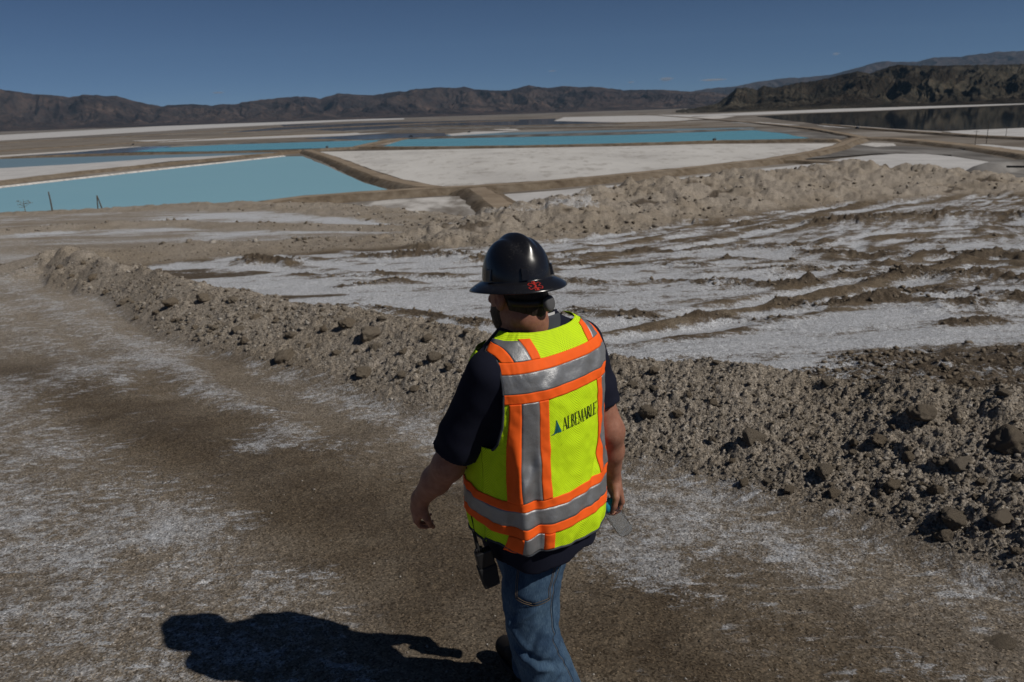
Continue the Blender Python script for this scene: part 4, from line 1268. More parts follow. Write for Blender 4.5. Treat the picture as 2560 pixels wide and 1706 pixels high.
def hand(Fd, wrist, tip_dir, palm_n, side, curl, grip=None, scale=1.0):
    """palm, four fingers and a thumb; tip_dir: wrist to knuckles, palm_n: out of the palm, side: towards the thumb"""
    t = tip_dir / np.linalg.norm(tip_dir); n = palm_n - t * (palm_n @ t); n /= np.linalg.norm(n)
    s = np.cross(t, n) * side; s /= np.linalg.norm(s)
    c = wrist + t * .050 * scale
    Fd.ell(c, np.stack([s, t, n]), np.array([.043, .056, .017]) * scale, .018)
    Fd.cone(wrist, c, .028 * scale, .026 * scale, .02)
    for i, (off, L, r) in enumerate(((.031, .074, .0093), (.0105, .083, .0095), (-.0105, .077, .0090), (-.030, .060, .0080))):
        k = wrist + t * (.094 - .004 * abs(i - 1)) * scale + s * off * scale
        Fd.cone(wrist + t * .05 * scale + s * off * .8 * scale, k, .012 * scale, .0112 * scale, .010)
        ang = 0.0; p = k; d = t
        for j, (fl, cu) in enumerate(((.44, curl[0]), (.32, curl[1]), (.24, curl[2]))):
            ang += cu * (1 + .07 * i)
            d = t * math.cos(ang) + n * math.sin(ang)
            q = p + d * L * fl * scale
            rr = r * scale * (1 - .10 * j)
            Fd.cone(p, q, rr * .95, rr * .88, .0025)
            p = q
    b = wrist + t * .022 * scale + s * .027 * scale + n * .008 * scale
    m1 = b + (s * .62 + t * .62 + n * .45) * .040 * scale
    m2 = m1 + (t * .80 + n * .50 + s * .10) * .033 * scale
    m3 = m2 + (t * .80 + n * .55 - s * .25) * .026 * scale
    Fd.cone(b, m1, .0165 * scale, .0125 * scale, .014); Fd.cone(m1, m2, .0118 * scale, .0105 * scale, .006); Fd.cone(m2, m3, .0105 * scale, .009 * scale, .005)

# bottle geometry is needed for the right hand
B_TOP = at_depth(1507, 1245, 2.865); B_BOT = at_depth(1562, 1325, 2.91)
B_AX = (B_BOT - B_TOP) / np.linalg.norm(B_BOT - B_TOP)

# ---- body, one continuous surface
lo = np.array([MO[0] - .62, MO[1] - .42, -.02]); hi = np.array([MO[0] + .48, MO[1] + .62, 1.86])
Bd = Field(lo, hi, .0052)
def torso_fn(shrink, zlo=.72):
    def f(G):
        l, ff, z = to_man(G)
        a, bb, bf, cf = [np.interp(z, SECT[:, 0], SECT[:, i]) for i in (1, 2, 3, 4)]
        a = a - shrink; b = np.where(ff < cf, bb, bf) - shrink
        r = (np.abs(l / a) ** SEXP + np.abs((ff - cf) / b) ** SEXP) ** (1 / SEXP)
        d = (r - 1) * np.minimum(a, b) * .9
        return np.maximum(d, np.maximum(z - 1.585, zlo - z)).astype(np.float32)
    return f
Bd.fn(torso_fn(.030, .83), man(0, 0, .6) - .34, man(0, 0, 1.6) + np.array([.34, .34, .0]), 0)
HIP_R = at_depth(1343, 1372, 2.72); MID_R = at_depth(1326, 1452, 2.705); KN_R = at_depth(1332, 1588, 2.745); SH_R = at_depth(1378, 1706, 2.80)
AN_R = SH_R + (SH_R - KN_R) * .95; AN_R[2] = .085
HIP_L = at_depth(1300, 1372, 2.76); KN_L = np.array([.035, 2.60, .50]); AN_L = np.array([.045, 2.69, .10])
Bd.chain([HIP_R, MID_R, KN_R, SH_R, AN_R], [.085, .078, .058, .052, .042]); Bd.chain([HIP_L, KN_L, AN_L], [.083, .06, .042])
TOE_R = AN_R + MF * .17 + np.array([0, 0, -.045]); TOE_L = np.array([-.070, 2.865, .045])
Bd.cone(AN_R, TOE_R, .036, .03); Bd.cone(AN_L, TOE_L, .036, .03)
Bd.cone(man(0, .005, 1.50), head(0, -.030, -.085), .071, .066, .03)
Bd.ell(head(0, 0, .015), HAX, (.077, .097, .108), .02)
Bd.ell(head(0, .035, -.070), HAX, (.060, .062, .062), .03)
Bd.ell(head(0, .060, -.105), HAX, (.036, .034, .028), .02)
Bd.cone(head(0, .098, -.005), head(0, .116, -.035), .010, .015, .012)
Bd.cone(head(-.02, .104, -.070), head(.02, .104, -.070), .008, .008, .012)
for s in (-1, 1):
    Bd.cone(head(s * .030, .090, .020), head(s * .034, .090, .020), .016, .016, .01)
    Bd.ell(head(s * .080, -.004, -.022), HAX, (.012, .021, .034), .006)
    Bd.ell(head(s * .094, .000, -.018), HAX, (.009, .011, .019), .0, True)
    Bd.cone(head(s * .084, .008, -.030), head(s * .083, .010, -.022), .006, .005, .004)
Bd.chain([L_SH, L_EL, L_EL * .55 + L_WR * .45, L_WR], [.046, .052, .047, .031], .02)
Bd.chain([R_SH, R_EL, R_EL * .6 + R_WR * .4, R_WR], [.046, .050, .046, .030], .02)
hand(Bd, L_WR, (at_depth(1038, 1290, 2.78) - L_WR), np.array([.85, .25, -.15]), 1, (.55, .85, .6))
hand(Bd, R_WR, (at_depth(1541, 1235, 2.905) - R_WR), np.array([-.85, -.35, -.25]), -1, (.62, .9, .5))
body = adopt(Bd.mesh('body', M_SKIN, None, 1))

# ---- hair and beard, cut from shells around the skull
Hr = Field(HC - .17, HC + .17, .004)
Hr.ell(head(0, -.004, .015), HAX, (.0815, .1015, .112), .0)
Hr.cone(head(0, -.05, -.05), head(0, -.045, -.095), .052, .050, .03)
def hair_cut(G):
    q = (G - HC) @ HAX.T
    l, f, u = q[..., 0], q[..., 1], q[..., 2]
    edge = .006 * fbm(l * 160, u * 60, 2, 3)
    front = f - (-.022 + .55 * (u + .02) * (u > -.02))              # behind the ears, temples swept up
    return np.maximum(front + edge, (-.088 + .05 * np.abs(l) / .07 * .5) - u + edge)
Hr.cut(lambda G: hair_cut(G).astype(np.float32))
adopt(Hr.mesh('hair', M_HAIR, None, 1))
Be = Field(HC - .19, HC + .17, .004)
Be.ell(head(0, .035, -.070), HAX, (.0645, .0665, .0665), .0); Be.ell(head(0, .060, -.107), HAX, (.041, .040, .036), .02); Be.ell(head(0, 0, .0), HAX, (.079, .0985, .108), .01)
def beard_cut(G):
    q = (G - HC) @ HAX.T
    l, f, u = q[..., 0], q[..., 1], q[..., 2]
    n = .005 * fbm(f * 120, u * 90, 2, 8)
    return np.maximum.reduce([.016 - f + n, u - (-.045 + .35 * np.maximum(.04 - f, 0) + 0 * l) + n])
Be.cut(lambda G: beard_cut(G).astype(np.float32))
adopt(Be.mesh('beard', M_BEARD, None, 1))

# ---- shirt: torso with short sleeves
Sh = Field(lo, hi, .0062)
Sh.fn(torso_fn(.004), man(0, 0, .6) - .34, man(0, 0, 1.6) + np.array([.34, .34, .02]), 0)
def sleeve(sh, el, t1, r0, r1, seed):
    d = el - sh; end = sh + d * t1
    u = d / np.linalg.norm(d)
    def f(G):
        q = G - sh; t = np.clip((q @ u) / np.linalg.norm(d) / t1, 0, 1.2)
        rad = q - (q @ u)[..., None] * u
        r = r0 + (r1 - r0) * t + .0045 * np.sin(t * 11 + 3 * fbm(G[..., 0] * 9, G[..., 2] * 9, 2, seed)) * t
        dd = np.sqrt((rad ** 2).sum(-1) + np.minimum(q @ u, 0) ** 2) - r
        return np.maximum(dd, (G - end) @ u).astype(np.float32)
    Sh.fn(f, np.minimum(sh, end) - .15, np.maximum(sh, end) + .15, .03)
sleeve(L_SH + np.array([.0, 0, -.012]), L_EL, .84, .073, .078, 31)
sleeve(R_SH + np.array([.0, 0, -.012]), R_EL, .70, .078, .074, 37)
def hem_cut(G):
    l, f, z = to_man(G)
    return (.788 + .010 * np.sin(np.arctan2(l, -f) * 3.1 + .8) + .006 * np.sin(np.arctan2(l, -f) * 8) - z).astype(np.float32)
sl_, G_ = Sh.box(lo, np.array([hi[0], hi[1], .86]))
Sh.D[sl_] = np.maximum(Sh.D[sl_], hem_cut(G_))
shirt = adopt(Sh.mesh('shirt', M_SHIRT, None, 2))

# ---- patches on the vest surface
def patch(name, u0, u1, z0, z1, mat, off, parent, nu=40, nz=24, uvscale=True, flip=False):
    """rectangle in (u, z); the edges may be functions of the other coordinate"""
    s = np.linspace(0, 1, nu); t = np.linspace(0, 1, nz)
    S, T = np.meshgrid(s, t)
    za = z0(S) if callable(z0) else z0; zb = z1(S) if callable(z1) else z1
    Z = za + (zb - za) * T
    ua = u0(Z) if callable(u0) else u0; ub = u1(Z) if callable(u1) else u1
    U = ua + (ub - ua) * S
    Pp = vest_pt(U, Z, off)
    o = mesh_np(name, Pp.reshape(-1, 3), grid_faces(nu, nz), mat, True, None, uv=np.stack([U * .22, Z], -1).reshape(-1, 2))
    sm = o.modifiers.new('thickness', 'SOLIDIFY'); sm.thickness = .0016; sm.offset = 1.0
    adopt(o, parent)
    return o

def tube(name, pts, rad, mat, parent=None, n=8, closed=False, world=True):
    pts = np.array(pts, float); m = len(pts)
    rad = np.broadcast_to(np.asarray(rad, float), (m,))
    T = np.gradient(pts, axis=0); T /= np.linalg.norm(T, axis=1)[:, None] + 1e-12
    ref = np.array([0, 0, 1.0]) if abs(T[0][2]) < .9 else np.array([1.0, 0, 0])
    V = []
    for i in range(m):
        a = np.cross(T[i], ref); a /= np.linalg.norm(a) + 1e-12; b = np.cross(T[i], a)
        ref = -np.cross(T[i], a) if False else ref
        for j in range(n):
            q = 2 * math.pi * j / n
            V.append(pts[i] + rad[i] * (a * math.cos(q) + b * math.sin(q)))
    F = [tuple(int(x) for x in f) for f in grid_faces(n, m, True)]
    F.append(tuple(range(n))[::-1]); F.append(tuple(range((m - 1) * n, m * n)))
    return mesh_np(name, V, F, mat, True, parent)

Z_HEM, Z_PIT = .882, 1.215
def arm_edge(z):
    """half width of the back panel above the armpits, as an angle"""
    l = np.interp(z, [1.20, 1.24, 1.30, 1.38, 1.45, 1.50], [.218, .214, .212, .213, .212, .202])
    return u_of_l(l, np.maximum(z, 1.0))
def edge_R(z): return np.where(z < Z_PIT, math.pi * .52, np.minimum(arm_edge(z), math.pi * .52))
def edge_L(z): return -edge_R(z)
def hem_z(s): return Z_HEM + .012 * np.cos((s - .5) * 6.2) * -1 + .004 * np.sin(s * 21)
Z_TOP = 1.552
vest = patch('vest', edge_L, edge_R, hem_z, Z_TOP, M_LIME, 0, person, 150, 150)
# front panels (unseen from here but they close the garment)
for s in (-1, 1):
    patch('front_panel', s * math.pi * .52, s * math.pi * .97, Z_HEM, 1.20, M_LIME, 0, vest, 30, 40)
    patch('front_panel', (lambda z, s=s: s * (math.pi - np.minimum(arm_edge(z), 1.5))), (lambda z, s=s: s * (math.pi - .12 - .9 * sstep(1.2, 1.5, z) * .35)), 1.20, 1.50, M_LIME, 0, vest, 20, 30)
def lrange(l0, l1):
    return (lambda z: u_of_l(l0, z)), (lambda z: u_of_l(l1, z))
TAPE, SIL = .030, .054
# chest band
ZC = 1.372
B0 = lambda dz: (lambda s, dz=dz: ZC + dz + 0 * s)
def eL(z): return edge_L(z) + .012
def eR(z): return edge_R(z) - .012
patch('orange_tape', eL, eR, ZC, ZC + TAPE, M_ORANGE, .0022, vest, 120, 8)
patch('reflective_tape', eL, eR, ZC + TAPE, ZC + TAPE + SIL, M_SILVER, .0022, vest, 120, 14)
patch('orange_tape', eL, eR, ZC + TAPE + SIL, ZC + 2 * TAPE + SIL, M_ORANGE, .0022, vest, 120, 8)
# waist band, all the way round
ZW = .938
for z0, z1, m in ((0, TAPE, M_ORANGE), (TAPE, TAPE + SIL, M_SILVER), (TAPE + SIL, 2 * TAPE + SIL, M_ORANGE)):
    patch('orange_tape' if m is M_ORANGE else 'reflective_tape', -math.pi * .97, math.pi * .97, ZW + z0, ZW + z1, m, .0022, vest, 200, 8)
# upright braces: below the chest band, over the shoulders, and the short tail below the waist band
for s in (-1, 1):
    for a, b, m in ((.108, .136, M_ORANGE), (.136, .180, M_SILVER), (.180, .204, M_ORANGE)):
        l0, l1 = (a, b) if s > 0 else (-b, -a)
        f0, f1 = lrange(l0, l1)
        nm = 'orange_tape' if m is M_ORANGE else 'reflective_tape'
        patch(nm, f0, f1, ZW + 2 * TAPE + SIL, ZC, m, .0030, vest, 8, 70)
        k0, k1 = (a - .004, b - .004); l0, l1 = (k0, k1) if s > 0 else (-k1, -k0)
        f0, f1 = lrange(l0, l1)
        patch(nm, f0, f1, ZC + 2 * TAPE + SIL, 1.538 - .09 * max(0, b - .12), m, .0030, vest, 8, 16)
        if s < 0 or True:
            l0, l1 = (a, b) if s > 0 else (-b, -a)
            f0, f1 = lrange(l0, l1)
            if s < 0: patch(nm, f0, f1, Z_HEM + .001, ZW, m, .0030, vest, 8, 12)
# piping at armholes, hem and neck
zz = np.linspace(Z_PIT, 1.515, 60)
for s in (-1, 1):
    adopt(tube('piping', vest_pt(s * edge_R(zz), zz, .001), .0042, M_TRIM), vest)
uu = np.linspace(-math.pi * .97, math.pi * .97, 160)
ss = np.clip((uu + math.pi * .52) / (math.pi * 1.04), 0, 1)
adopt(tube('piping', vest_pt(uu, np.where(np.abs(uu) < math.pi * .52, hem_z(ss), Z_HEM), .001), .0042, M_TRIM), vest)
# collars: grey vest collar over the navy shirt collar
def collar(name, r_l, r_b, r_f, z0, z1, flare, mat, parent, u_lim=2.4, dz_front=-.05):
    u = np.linspace(-u_lim, u_lim, 60); t = np.linspace(0, 1, 8)
    U, T = np.meshgrid(u, t)
    rl = r_l + flare * T; rb = np.where(np.cos(U) > 0, r_b, r_f) + flare * T
    l = rl * np.sin(U); f = .018 - rb * np.cos(U)
    z = z0 + (z1 - z0) * T + dz_front * (1 - np.cos(U)) / 2
    o = mesh_np(name, man(l, f, z).reshape(-1, 3), grid_faces(60, 8), mat)
    sm = o.modifiers.new('thickness', 'SOLIDIFY'); sm.thickness = .003; sm.offset = 0
    return adopt(o, parent)
collar('collar', .098, .100, .088, 1.530, 1.594, -.014, M_TRIM, vest)
collar('collar_band', .112, .110, .094, 1.528, 1.554, -.010, M_LIMES, vest)
collar('shirt_collar', .080, .084, .075, 1.53, 1.604, -.004, M_SHIRT, shirt)
lb = patch('label', -.20, .22, 1.0, 1.01, M_WHITE, 0, vest, 6, 3)
V = []
for t in (0, 1):
    for u in np.linspace(-.25, .18, 7): V.append(man(.0815 * math.sin(u), .018 - .0855 * math.cos(u), 1.592 + .010 * t))
lb.data.clear_geometry(); lb.data.from_pydata([tuple(map(float, v)) for v in V], [], [tuple(map(int, f)) for f in grid_faces(7, 2)]); lb.data.materials.clear(); lb.data.materials.append(M_WHITE)

# ---- printed lettering and mark on the back
def qd(x0, y0, x1, y1, w0, w1=None):
    """stroke from a to b with horizontal widths (slanted serifs keep level feet)"""
    w1 = w0 if w1 is None else w1
    return [(x0 - w0 / 2, y0), (x0 + w0 / 2, y0), (x1 + w1 / 2, y1), (x1 - w1 / 2, y1)]
def bar(x0, x1, y, h): return [(x0, y - h / 2), (x1, y - h / 2), (x1, y + h / 2), (x0, y + h / 2)]
def bowl(cx, cy, rx, ry, thick, n=10):
    out = []
    for i in range(n):
        a0 = -math.pi / 2 + math.pi * i / n; a1 = -math.pi / 2 + math.pi * (i + 1) / n
        def p(a, k):
            th = .04 + (thick - .04) * math.cos(a)
            return (cx + (rx - k * th) * math.cos(a), cy + (ry - k * min(th, .06)) * math.sin(a))
        out.append([p(a0, 1), p(a0, 0), p(a1, 0), p(a1, 1)])
    return out
TH, TN, SF = .135, .055, .045
GL = {
 'A': (.74, [qd(.06, .03, .37, 1.0, TN), qd(.66, .03, .36, 1.0, TH), bar(.17, .56, .34, .05), bar(-.02, .18, .02, SF), bar(.54, .78, .02, SF)]),
 'L': (.60, [qd(.17, 0, .17, 1, TH), bar(.04, .32, .98, SF), bar(.04, .56, .022, SF), qd(.52, .02, .58, .20, .07, .02)]),
 'B': (.62, [qd(.17, 0, .17, 1, TH), bar(.04, .30, .98, SF), bar(.04, .30, .022, SF), bar(.17, .32, .52, SF)] + bowl(.28, .75, .24, .25, .12) + bowl(.28, .265, .30, .265, .13)),
 'E': (.60, [qd(.17, 0, .17, 1, TH), bar(.04, .52, .978, SF), bar(.04, .56, .022, SF), bar(.17, .42, .52, SF), qd(.50, .98, .53, .82, .07, .02), qd(.54, .02, .58, .20, .07, .02), qd(.42, .44, .42, .60, .03)]),
 'M': (.92, [qd(.12, .03, .17, .97, TN), qd(.17, 1.0, .46, .05, TH, .08), qd(.46, .05, .76, 1.0, TN), qd(.80, .03, .77, .97, TH), bar(.0, .24, .02, SF), bar(.68, .94, .02, SF), bar(.06, .2, .98, SF), bar(.74, .88, .98, SF)]),
 'R': (.68, [qd(.17, 0, .17, 1, TH), bar(.04, .30, .98, SF), bar(.04, .30, .022, SF)] + bowl(.28, .735, .26, .265, .125) + [qd(.34, .50, .64, .03, TH), bar(.54, .76, .02, SF)]),
}
def print_on_back(name, polys, x0, z0, sx, sz, mat, parent):
    V = []; F = []
    for po in polys:
        po = np.array(po)
        # subdivide the quad 2 x 3 so that it follows the cloth
        for i in range(2):
            for j in range(3):
                ids = []
                for (a, b) in ((i, j), (i + 1, j), (i + 1, j + 1), (i, j + 1)):
                    s, t = a / 2, b / 3
                    p = (po[0] * (1 - s) + po[1] * s) * (1 - t) + (po[3] * (1 - s) + po[2] * s) * t
                    ids.append(len(V)); V.append((x0 + sx * p[0], z0 + sz * p[1]))
                F.append(tuple(ids))
    V = np.array(V)
    Pp = vest_pt(u_of_l(V[:, 0], V[:, 1]), V[:, 1], .0034)
    o = mesh_np(name, Pp, F, mat, False)
    return adopt(o, vest)
TX, TZ, TSX, TSZ = -.065, 1.262, .0274, .041
x = TX
for ch in 'ALBEMARLE':
    w, po = GL[ch]
    print_on_back('letter', po, x, TZ, TSX, TSZ, M_INK, vest)
    x += w * TSX * .97
ring = []
for i in range(10):
    a0, a1 = 2 * math.pi * i / 10, 2 * math.pi * (i + 1) / 10
    ring.append([(.5 * math.cos(a0), .5 * math.sin(a0)), (.5 * math.cos(a1), .5 * math.sin(a1)), (.28 * math.cos(a1), .28 * math.sin(a1)), (.28 * math.cos(a0), .28 * math.sin(a0))])
print_on_back('registered_mark', ring + [[(-.1, -.15), (.05, -.15), (.05, .15), (-.1, .15)]], x + .002, TZ + .040, .006, .006, M_INK, vest)
sail = [[(.62, .0), (1.0, .0), (.52, 1.0), (.44, .98)], [(.44, -.03), (.57, -.02), (.42, .86), (.40, .72)], [(.30, -.06), (.39, -.05), (.38, .60), (.34, .46)],
        [(.18, -.10), (.28, -.07), (.33, .38), (.28, .25)], [(-.18, -.12), (.20, -.10), (.24, .06), (.05, -.06)]]
print_on_back('printed_mark', sail, TX - .0345, TZ, .029, .040, M_TEALINK, vest)

# ---- hard hat
HY = math.radians(32)
qF = np.array([-math.sin(HY), math.cos(HY), 0]); qR = np.array([math.cos(HY), math.sin(HY), 0]); qt = math.radians(6.5)
QF = qF * math.cos(qt) - MU * math.sin(qt); QU = MU * math.cos(qt) + qF * math.sin(qt); QR = qR
HATC = at_depth(1293, 697, 2.455)
def hat_pt(l, f, u):
    l = np.asarray(l, float)[..., None]; f = np.asarray(f, float)[..., None]; u = np.asarray(u, float)[..., None]
    return HATC + l * QR + f * QF + u * QU
na, nr = 144, 60
phi = np.linspace(0, 2 * math.pi, na, endpoint=False)
rows = []
def dome(ph, t):
    """t 0 at the brim, 1 at the crown"""
    e = t * math.pi / 2
    r = np.cos(e) ** .80; h = np.sin(e)
    l = .1035 * r * np.sin(ph); f = .1205 * r * np.cos(ph); u = .133 * h ** 1.02
    # raised keel along the crown, fading before the brim, with a groove beside it
    w = np.exp(-(l / .017) ** 2) - .35 * np.exp(-((np.abs(l) - .034) / .010) ** 2)
    k = .0085 * w * sstep(.32, .62, t)
    return l * (1 + k * 2), f * (1 + k * 4), u + k
for i in range(nr):
    t = 1 - i / (nr - 1) * .995
    rows.append(hat_pt(*dome(phi, t)))
# brim: out and down, with a rolled lip
for o_, dz in ((.006, -.001), (.014, -.005), (.023, -.010), (.032, -.016), (.039, -.0215), (.0425, -.0255), (.0422, -.0285), (.037, -.0265), (.026, -.018), (.008, -.010), (-.004, -.006)):
    ext = 1 + .10 * np.maximum(np.cos(phi), 0) ** 2
    rows.append(hat_pt((.1035 + o_ * ext) * np.sin(phi), (.1205 + o_ * ext) * np.cos(phi), dz + 0 * phi - .004 * np.cos(2 * phi) * (o_ / .045)))
V = np.concatenate(rows, 0); F = grid_faces(na, len(rows), True)
V = np.vstack([V]); hat = adopt(mesh_np('hard_hat', V, F, M_HAT, True))
def on_hat(ph, t, off=0.0):
    l, f, u = dome(np.array(ph), np.array(t)); n = np.array([l / .1065 ** 2, f / .1235 ** 2, u / .137 ** 2]); n = n / np.linalg.norm(n)
    return hat_pt(l + n[0] * off, f + n[1] * off, u + n[2] * off)
# accessory slots round the band
for ph in (1.62, 3.0 + .55, 4.66, 5.7, .6, 2.35):
    o = bmesh.new()
    c = 0
    pts = []
    for (dp, t, off) in ((-.10, .035, .001), (.10, .035, .001), (.10, .21, .001), (-.10, .21, .001), (-.085, .03, .0065), (.085, .03, .0065), (.085, .19, .0055), (-.085, .19, .0055)):
        pts.append(on_hat(ph + dp, t, off))
    o.free()
    adopt(mesh_np('accessory_slot', pts, [(0, 1, 2, 3), (7, 6, 5, 4), (0, 4, 5, 1), (1, 5, 6, 2), (2, 6, 7, 3), (3, 7, 4, 0)], M_HAT, False), hat)
# red six-armed outline sticker on the brim at the back
def brim_pt(l2, v):
    """l2 along the brim (radians from the back), v out from the dome 0..1"""
    v = min(max(v, .02), 1.0); ph = math.pi - l2; o_ = .004 + .036 * v; dz = -.0005 - .021 * v ** 1.15
    return hat_pt((.1035 + o_) * np.sin(ph), (.1205 + o_) * np.cos(ph), dz + .0012 - .004 * np.cos(2 * ph) * (o_ / .045))
V = []; F = []
def stroke2(x0, y0, x1, y1, w):
    dx, dy = x1 - x0, y1 - y0; L = math.hypot(dx, dy) + 1e-9; nx, ny = -dy / L * w, dx / L * w
    b = len(V)
    for (x, y) in ((x0 + nx, y0 + ny), (x0 - nx, y0 - ny), (x1 - nx, y1 - ny), (x1 + nx, y1 + ny)):
        V.append(brim_pt(STK + x * .17, .52 + y * .50))
    F.append((b, b + 1, b + 2, b + 3))
STK = -.22
star = []
for i in range(6):
    a = math.pi / 2 + i * math.pi / 3
    ca, sa = math.cos(a), math.sin(a)
    for s in (-1, 1): star.append((ca * 1.0 - s * .23 * sa, sa * 1.0 + s * .23 * ca))
inner = [(math.cos(math.pi / 2 + (i + .5) * math.pi / 3) * .46, math.sin(math.pi / 2 + (i + .5) * math.pi / 3) * .46) for i in range(6)]
ol = []
for i in range(6): ol += [star[2 * i], star[2 * i + 1], inner[i]]
for i in range(len(ol)): stroke2(*ol[i], *ol[(i + 1) % len(ol)], .045)
sn = [(.0, .95), (.14, .6), (-.12, .3), (.14, 0), (-.10, -.35), (.12, -.6), (.0, -.95)]
for i in range(len(sn) - 1): stroke2(*sn[i], *sn[i + 1], .12)
adopt(mesh_np('star_sticker', V, F, M_RED, False), hat)
# ratchet knob at the nape
kc = head(.012, -.112, -.046); kd = -HFt + .15 * HR; kd /= np.linalg.norm(kd); ka = np.cross(kd, HUt); ka /= np.linalg.norm(ka); kb = np.cross(ka, kd)
V = []; seg = 28
prof = [(0.0, .0), (.021, .0), (.0225, .004), (.0225, .012), (.019, .0165), (.012, .0180), (.0, .018)]
for r, h in prof:
    for i in range(seg):
        a = 2 * math.pi * i / seg; rr = r * (1 + (.03 if i % 2 else 0))
        V.append(kc + kd * h + (ka * math.cos(a) * rr + kb * math.sin(a) * rr * 1.12))
adopt(mesh_np('ratchet_knob', V, grid_faces(seg, len(prof), True), M_KNOB, True), hat)
bp = [head(.085 * math.sin(a), -.108 * math.cos(a), -.040 + .02 * (1 - math.cos(a))) for a in np.linspace(-1.2, 1.2, 24)]
V = []
for p in bp: V += [p + HUt * .011, p - HUt * .011]
hb_ = adopt(mesh_np('headband', V, [(2 * i, 2 * i + 1, 2 * i + 3, 2 * i + 2) for i in range(23)], M_BLACK, True), hat)
sm = hb_.modifiers.new('thickness', 'SOLIDIFY'); sm.thickness = .003

# ---- jeans
def leg_tube(name, path, rad, folds, seed, parent=None, squash=None):
    path = [np.array(p, float) for p in path]
    ns, nphi = 150, 72
    # smooth the path
    P_ = np.array(path); s0 = np.concatenate([[0], np.cumsum(np.linalg.norm(np.diff(P_, axis=0), axis=1))]); L = s0[-1]
    s = np.linspace(0, L, ns)
    C = np.stack([np.interp(s, s0, P_[:, i]) for i in range(3)], 1)
    r = np.interp(s, s0, rad)
    ker = np.ones(25) / 25
    pad = lambda a: np.convolve(np.concatenate([np.full(12, a[0]), a, np.full(12, a[-1])]), ker, 'valid')
    C[:, 0], C[:, 1] = pad(C[:, 0]), pad(C[:, 1]); r = pad(r)
    T = np.gradient(C, axis=0); T /= np.linalg.norm(T, axis=1)[:, None]
    view = np.array([0.0, -1.0, 0.25])
    B_ = np.cross(T, view); B_ /= np.linalg.norm(B_, axis=1)[:, None]; N_ = np.cross(B_, T)      # N_ faces the camera side
    ph = np.linspace(0, 2 * math.pi, nphi, endpoint=False)
    PH, S = np.meshgrid(ph, s)
    d = .0035 * fbm(PH * 1.3 + 3, S * 14, 3, seed) + .0025 * fbm(PH * 3.1, S * 30, 2, seed + 4)
    for (sc, p0, k, w, A, pw) in folds:
        dp = (PH - p0 + math.pi) % (2 * math.pi) - math.pi
        x = (S - sc * L - k * dp * .08) / w
        d = d + A * np.exp(-x * x) * np.exp(-(dp / pw) ** 2)
    R_ = r[:, None] + d
    V = C[:, None, :] + R_[..., None] * (np.cos(PH)[..., None] * N_[:, None, :] + np.sin(PH)[..., None] * B_[:, None, :])
    uv = np.stack([PH * .085, S], -1).reshape(-1, 2)
    o = mesh_np(name, V.reshape(-1, 3), grid_faces(nphi, ns, True), M_DENIM, True, None, uv=uv)
    adopt(o, parent)
    return o, V, PH, S
# folds: (position along, angle from the camera side, slant, width, height, angular width)
FR = [(.30, .15, .9, .016, -.010, .9), (.335, .3, .9, .013, .010, .9), (.40, .8, -1.6, .020, .011, .7), (.43, -.1, 1.8, .022, -.012, .7), (.475, -.5, 1.3, .018, .012, .8), (.52, .1, -.9, .015, -.011, .7),
      (.55, .2, -.9, .014, .010, .8), (.60, -.3, .8, .014, -.010, .7), (.635, .0, .5, .015, .012, .9), (.68, .3, -.8, .016, -.009, .8), (.72, .2, -.6, .016, .009, .9), (.45, -1.1, .6, .03, -.010, .5), (.80, .1, .9, .018, .008, .8), (.86, -.2, .5, .014, -.009, 1.), (.92, .1, -.4, .014, .010, 1.2)]
HIP0_R = at_depth(1352, 1310, 2.72); HIP0_L = at_depth(1300, 1330, 2.76)
jeans, JV, JP, JS = leg_tube('jeans', [HIP0_R, HIP_R, MID_R, KN_R, SH_R, AN_R + np.array([0, 0, -.03])], [.118, .110, .100, .089, .096, .112], FR, 700)
FL = [(.35, .0, .8, .02, .01, .8), (.5, .2, -.8, .02, -.01, .8), (.62, -.2, .7, .02, .01, .9), (.8, .0, .4, .02, -.008, 1.), (.9, .1, -.4, .016, .01, 1.2)]
o, *_r = leg_tube('trouser_leg', [HIP0_L, HIP_L, KN_L, AN_L + np.array([0, 0, -.02])], [.105, .092, .078, .086], FL, 720, jeans)
# outseam and back pocket stitching on the right leg
def on_leg(si, phi_, off=.002):
    i = min(max(si, 0.0), .999) * (JV.shape[0] - 1); j = (phi_ % (2 * math.pi)) / (2 * math.pi) * JV.shape[1]
    i0, j0 = int(i), int(j) % JV.shape[1]; j1 = (j0 + 1) % JV.shape[1]; i1 = min(i0 + 1, JV.shape[0] - 1); a, b = i - i0, j - int(j)
    p = (JV[i0, j0] * (1 - b) + JV[i0, j1] * b) * (1 - a) + (JV[i1, j0] * (1 - b) + JV[i1, j1] * b) * a
    c = JV[i0].mean(0); n = p - c; n /= np.linalg.norm(n)
    return p + n * off
SEAM = -.95
adopt(tube('seam', [on_leg(t, SEAM + .12 * math.sin(t * 5), .001) for t in np.linspace(.05, .98, 90)], .0014, M_DENIM, n=6), jeans)
adopt(tube('stitching', [on_leg(t, SEAM + .12 * math.sin(t * 5) + .07, .0012) for t in np.linspace(.05, .98, 90)], .0007, M_THREAD, n=5), jeans)
pk = []
for t in np.linspace(0, 1, 9):
    for q in np.linspace(0, 1, 13):
        pk.append(on_leg(.115 + (.155 + .02 * (1 - abs(2 * q - 1))) * t, -.62 + 1.18 * q, .0025))
po = mesh_np('back_pocket', np.array(pk), grid_faces(13, 9), M_DENIM, True, None, uv=np.array([(q * .12, t * .15) for t in np.linspace(0, 1, 9) for q in np.linspace(0, 1, 13)]))
po.modifiers.new('thickness', 'SOLIDIFY').thickness = .002
adopt(po, jeans)
